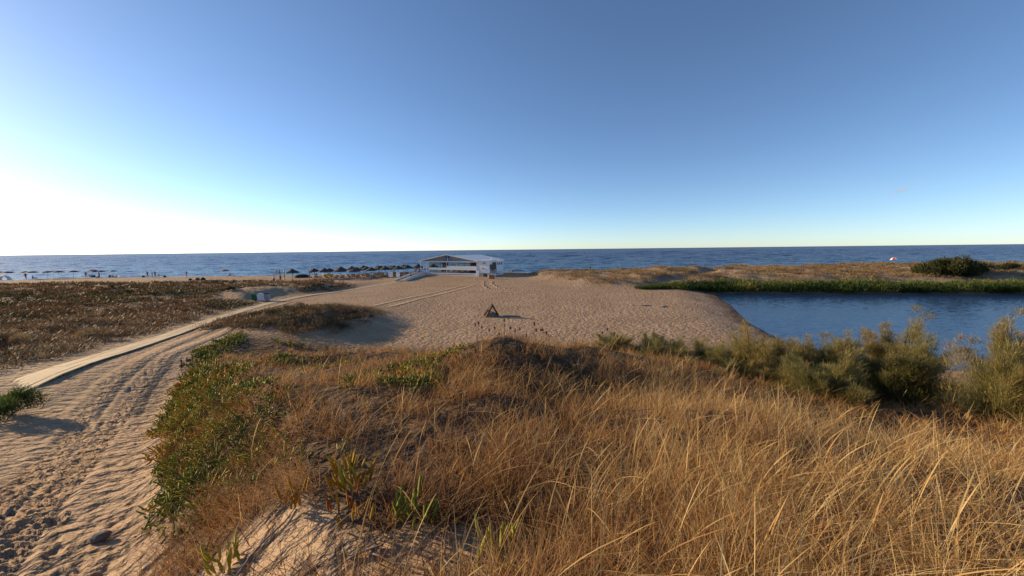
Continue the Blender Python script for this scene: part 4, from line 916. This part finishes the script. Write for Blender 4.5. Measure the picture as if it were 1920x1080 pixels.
person(-96.9, 102.4, 'stand', 'pink', 'navy', 1, 'child in pink standing next to the person in blue', .62)
person(-86.3, 99.0, 'walk', 'pink', 'pink', 1.2, 'person in pink walking alone along the beach')
person(-48.7, 76.2, 'walk', 'cloth_white', 'navy', 3.0, 'walker in white top and dark shorts on the sand by the boardwalk')
person(-47.6, 76.6, 'walk', 'rust', 'black', 3.3, 'walker in rust top beside the walker in white')
person(-49.5, 81.0, 'walk', 'tan', 'cloth_white', 2.9, 'walker in pale clothes following the pair toward the dunes', .9)
person(-66.6, 105.6, 'stand', 'lightblue', 'lightblue', .3, 'person in pale blue at the waterline'); person(-65.6, 105.4, 'stand', 'skin', 'black', .8, 'person in black shorts at the waterline'); person(-64.4, 105.6, 'stand', 'cloth_white', 'plum', -.6, 'person in white top at the waterline')
person(-50.2, 92.6, 'stand', 'rust', 'black', 2, 'person in rust top under the first thatched parasols', .95); person(-48.9, 93.0, 'sit', 'rust', 'black', 2, 'seated person in rust top under the first thatched parasols'); person(-52, 99.2, 'sit', 'red', 'black', .4, 'seated person in red by the yellow kayak')
person(-119.6, 104.8, 'stand', 'red', 'plum', 1, 'person in red standing under the rust umbrella'); person(-118.3, 104.6, 'sit', 'cloth_white', 'navy', 3.4, 'seated person in white under the rust umbrella'); person(-117.2, 104.2, 'sit', 'navy', 'black', 2.8, 'seated person in navy under the navy umbrella'); person(-115.2, 104.2, 'stand', 'pink', 'plum', 2.8, 'person in pink under the small black umbrella')
person(-110.0, 102.8, 'sit', 'plum', 'black', 2.2, 'seated person in plum beside the navy beach chair'); person(-111.4, 103.4, 'sit', 'black', 'navy', 4, 'seated person in black under the teal umbrella'); person(-113.2, 102.2, 'sit', 'rust', 'rust', 4.4, 'seated person in rust by the small blue chair')
person(-129, 99, 'stand', 'plum', 'black', 1, 'person in plum standing under the dark umbrellas'); person(-127.3, 99.2, 'sit', 'black', 'black', 2, 'seated person in black under the dark umbrellas'); person(-78.2, 103.4, 'sit', 'plum', 'black', 4.5, 'seated person near the lone rust umbrella')
rz0 = 1.28
person(-23.0, 84.5, 'walk', 'pink', 'black', 3.0, 'person in pink walking at the foot of the ramp', .95); person(-22.8, 88.6, 'stand', 'rust', 'black', .4, 'person in rust top standing on the ramp', 1, rz0+.47); person(-22.2, 89.4, 'stand', 'black', 'plum', 2.6, 'person in black standing on the ramp', 1, rz0+.50)
person(-21.9, 93.3, 'stand', 'cloth_white', 'black', 2, 'person in white top at the head of the ramp', 1, rz0+.72)
person(-1.0, 101.5, 'sit', 'cloth_white', 'lightblue', .4, 'seated person in white top right of the bar'); person(.2, 101.2, 'sit', 'black', 'black', -.5, 'seated person in black right of the bar'); person(21.5, 102.5, 'stand', 'navy', 'navy', 0, 'person in navy standing behind the dunes by the boats')

# ------------------------------------------------------------------ one thin cloud far out over the sea
bm = bmesh.new(); bmesh.ops.create_icosphere(bm, subdivisions=3, radius=1); me = bpy.data.meshes.new('cloud'); bm.to_mesh(me); bm.free()
cm = bpy.data.materials.new('cloud_vapour'); cm.use_nodes = True; nt = cm.node_tree; nt.nodes.remove(nt.nodes['Principled BSDF']); L = nt.links.new
tc = N(nt, 'ShaderNodeTexCoord'); no = N(nt, 'ShaderNodeTexNoise', i_Scale=2.2, i_Detail=4.0); L(tc.outputs['Object'], no.inputs['Vector'])
ln = N(nt, 'ShaderNodeVectorMath', operation='LENGTH'); L(tc.outputs['Object'], ln.inputs[0])
fa = N(nt, 'ShaderNodeMapRange', i_1=.15, i_2=1.0, i_3=.16, i_4=-.42); L(ln.outputs['Value'], fa.inputs[0])
sm_ = N(nt, 'ShaderNodeMath', operation='ADD'); L(no.outputs['Fac'], sm_.inputs[0]); L(fa.outputs[0], sm_.inputs[1])
de = N(nt, 'ShaderNodeMapRange', i_1=.45, i_2=.75, i_3=0.0, i_4=.0032); L(sm_.outputs[0], de.inputs[0])
pv = N(nt, 'ShaderNodeVolumePrincipled'); pv.inputs['Color'].default_value = (.95,.93,.92,1); pv.inputs['Anisotropy'].default_value = .0; L(de.outputs[0], pv.inputs['Density']); L(pv.outputs[0], nt.nodes['Material Output'].inputs['Volume'])
me.materials.append(cm); cl = link(bpy.data.objects.new('cloud', me)); cl.location = (8200, 8000, 1170); cl.scale = (420, 300, 110); cl.rotation_euler = (0, R(-14), R(-45)); tag(cl, 'single faint wisp of cloud low over the sea', 'cloud')
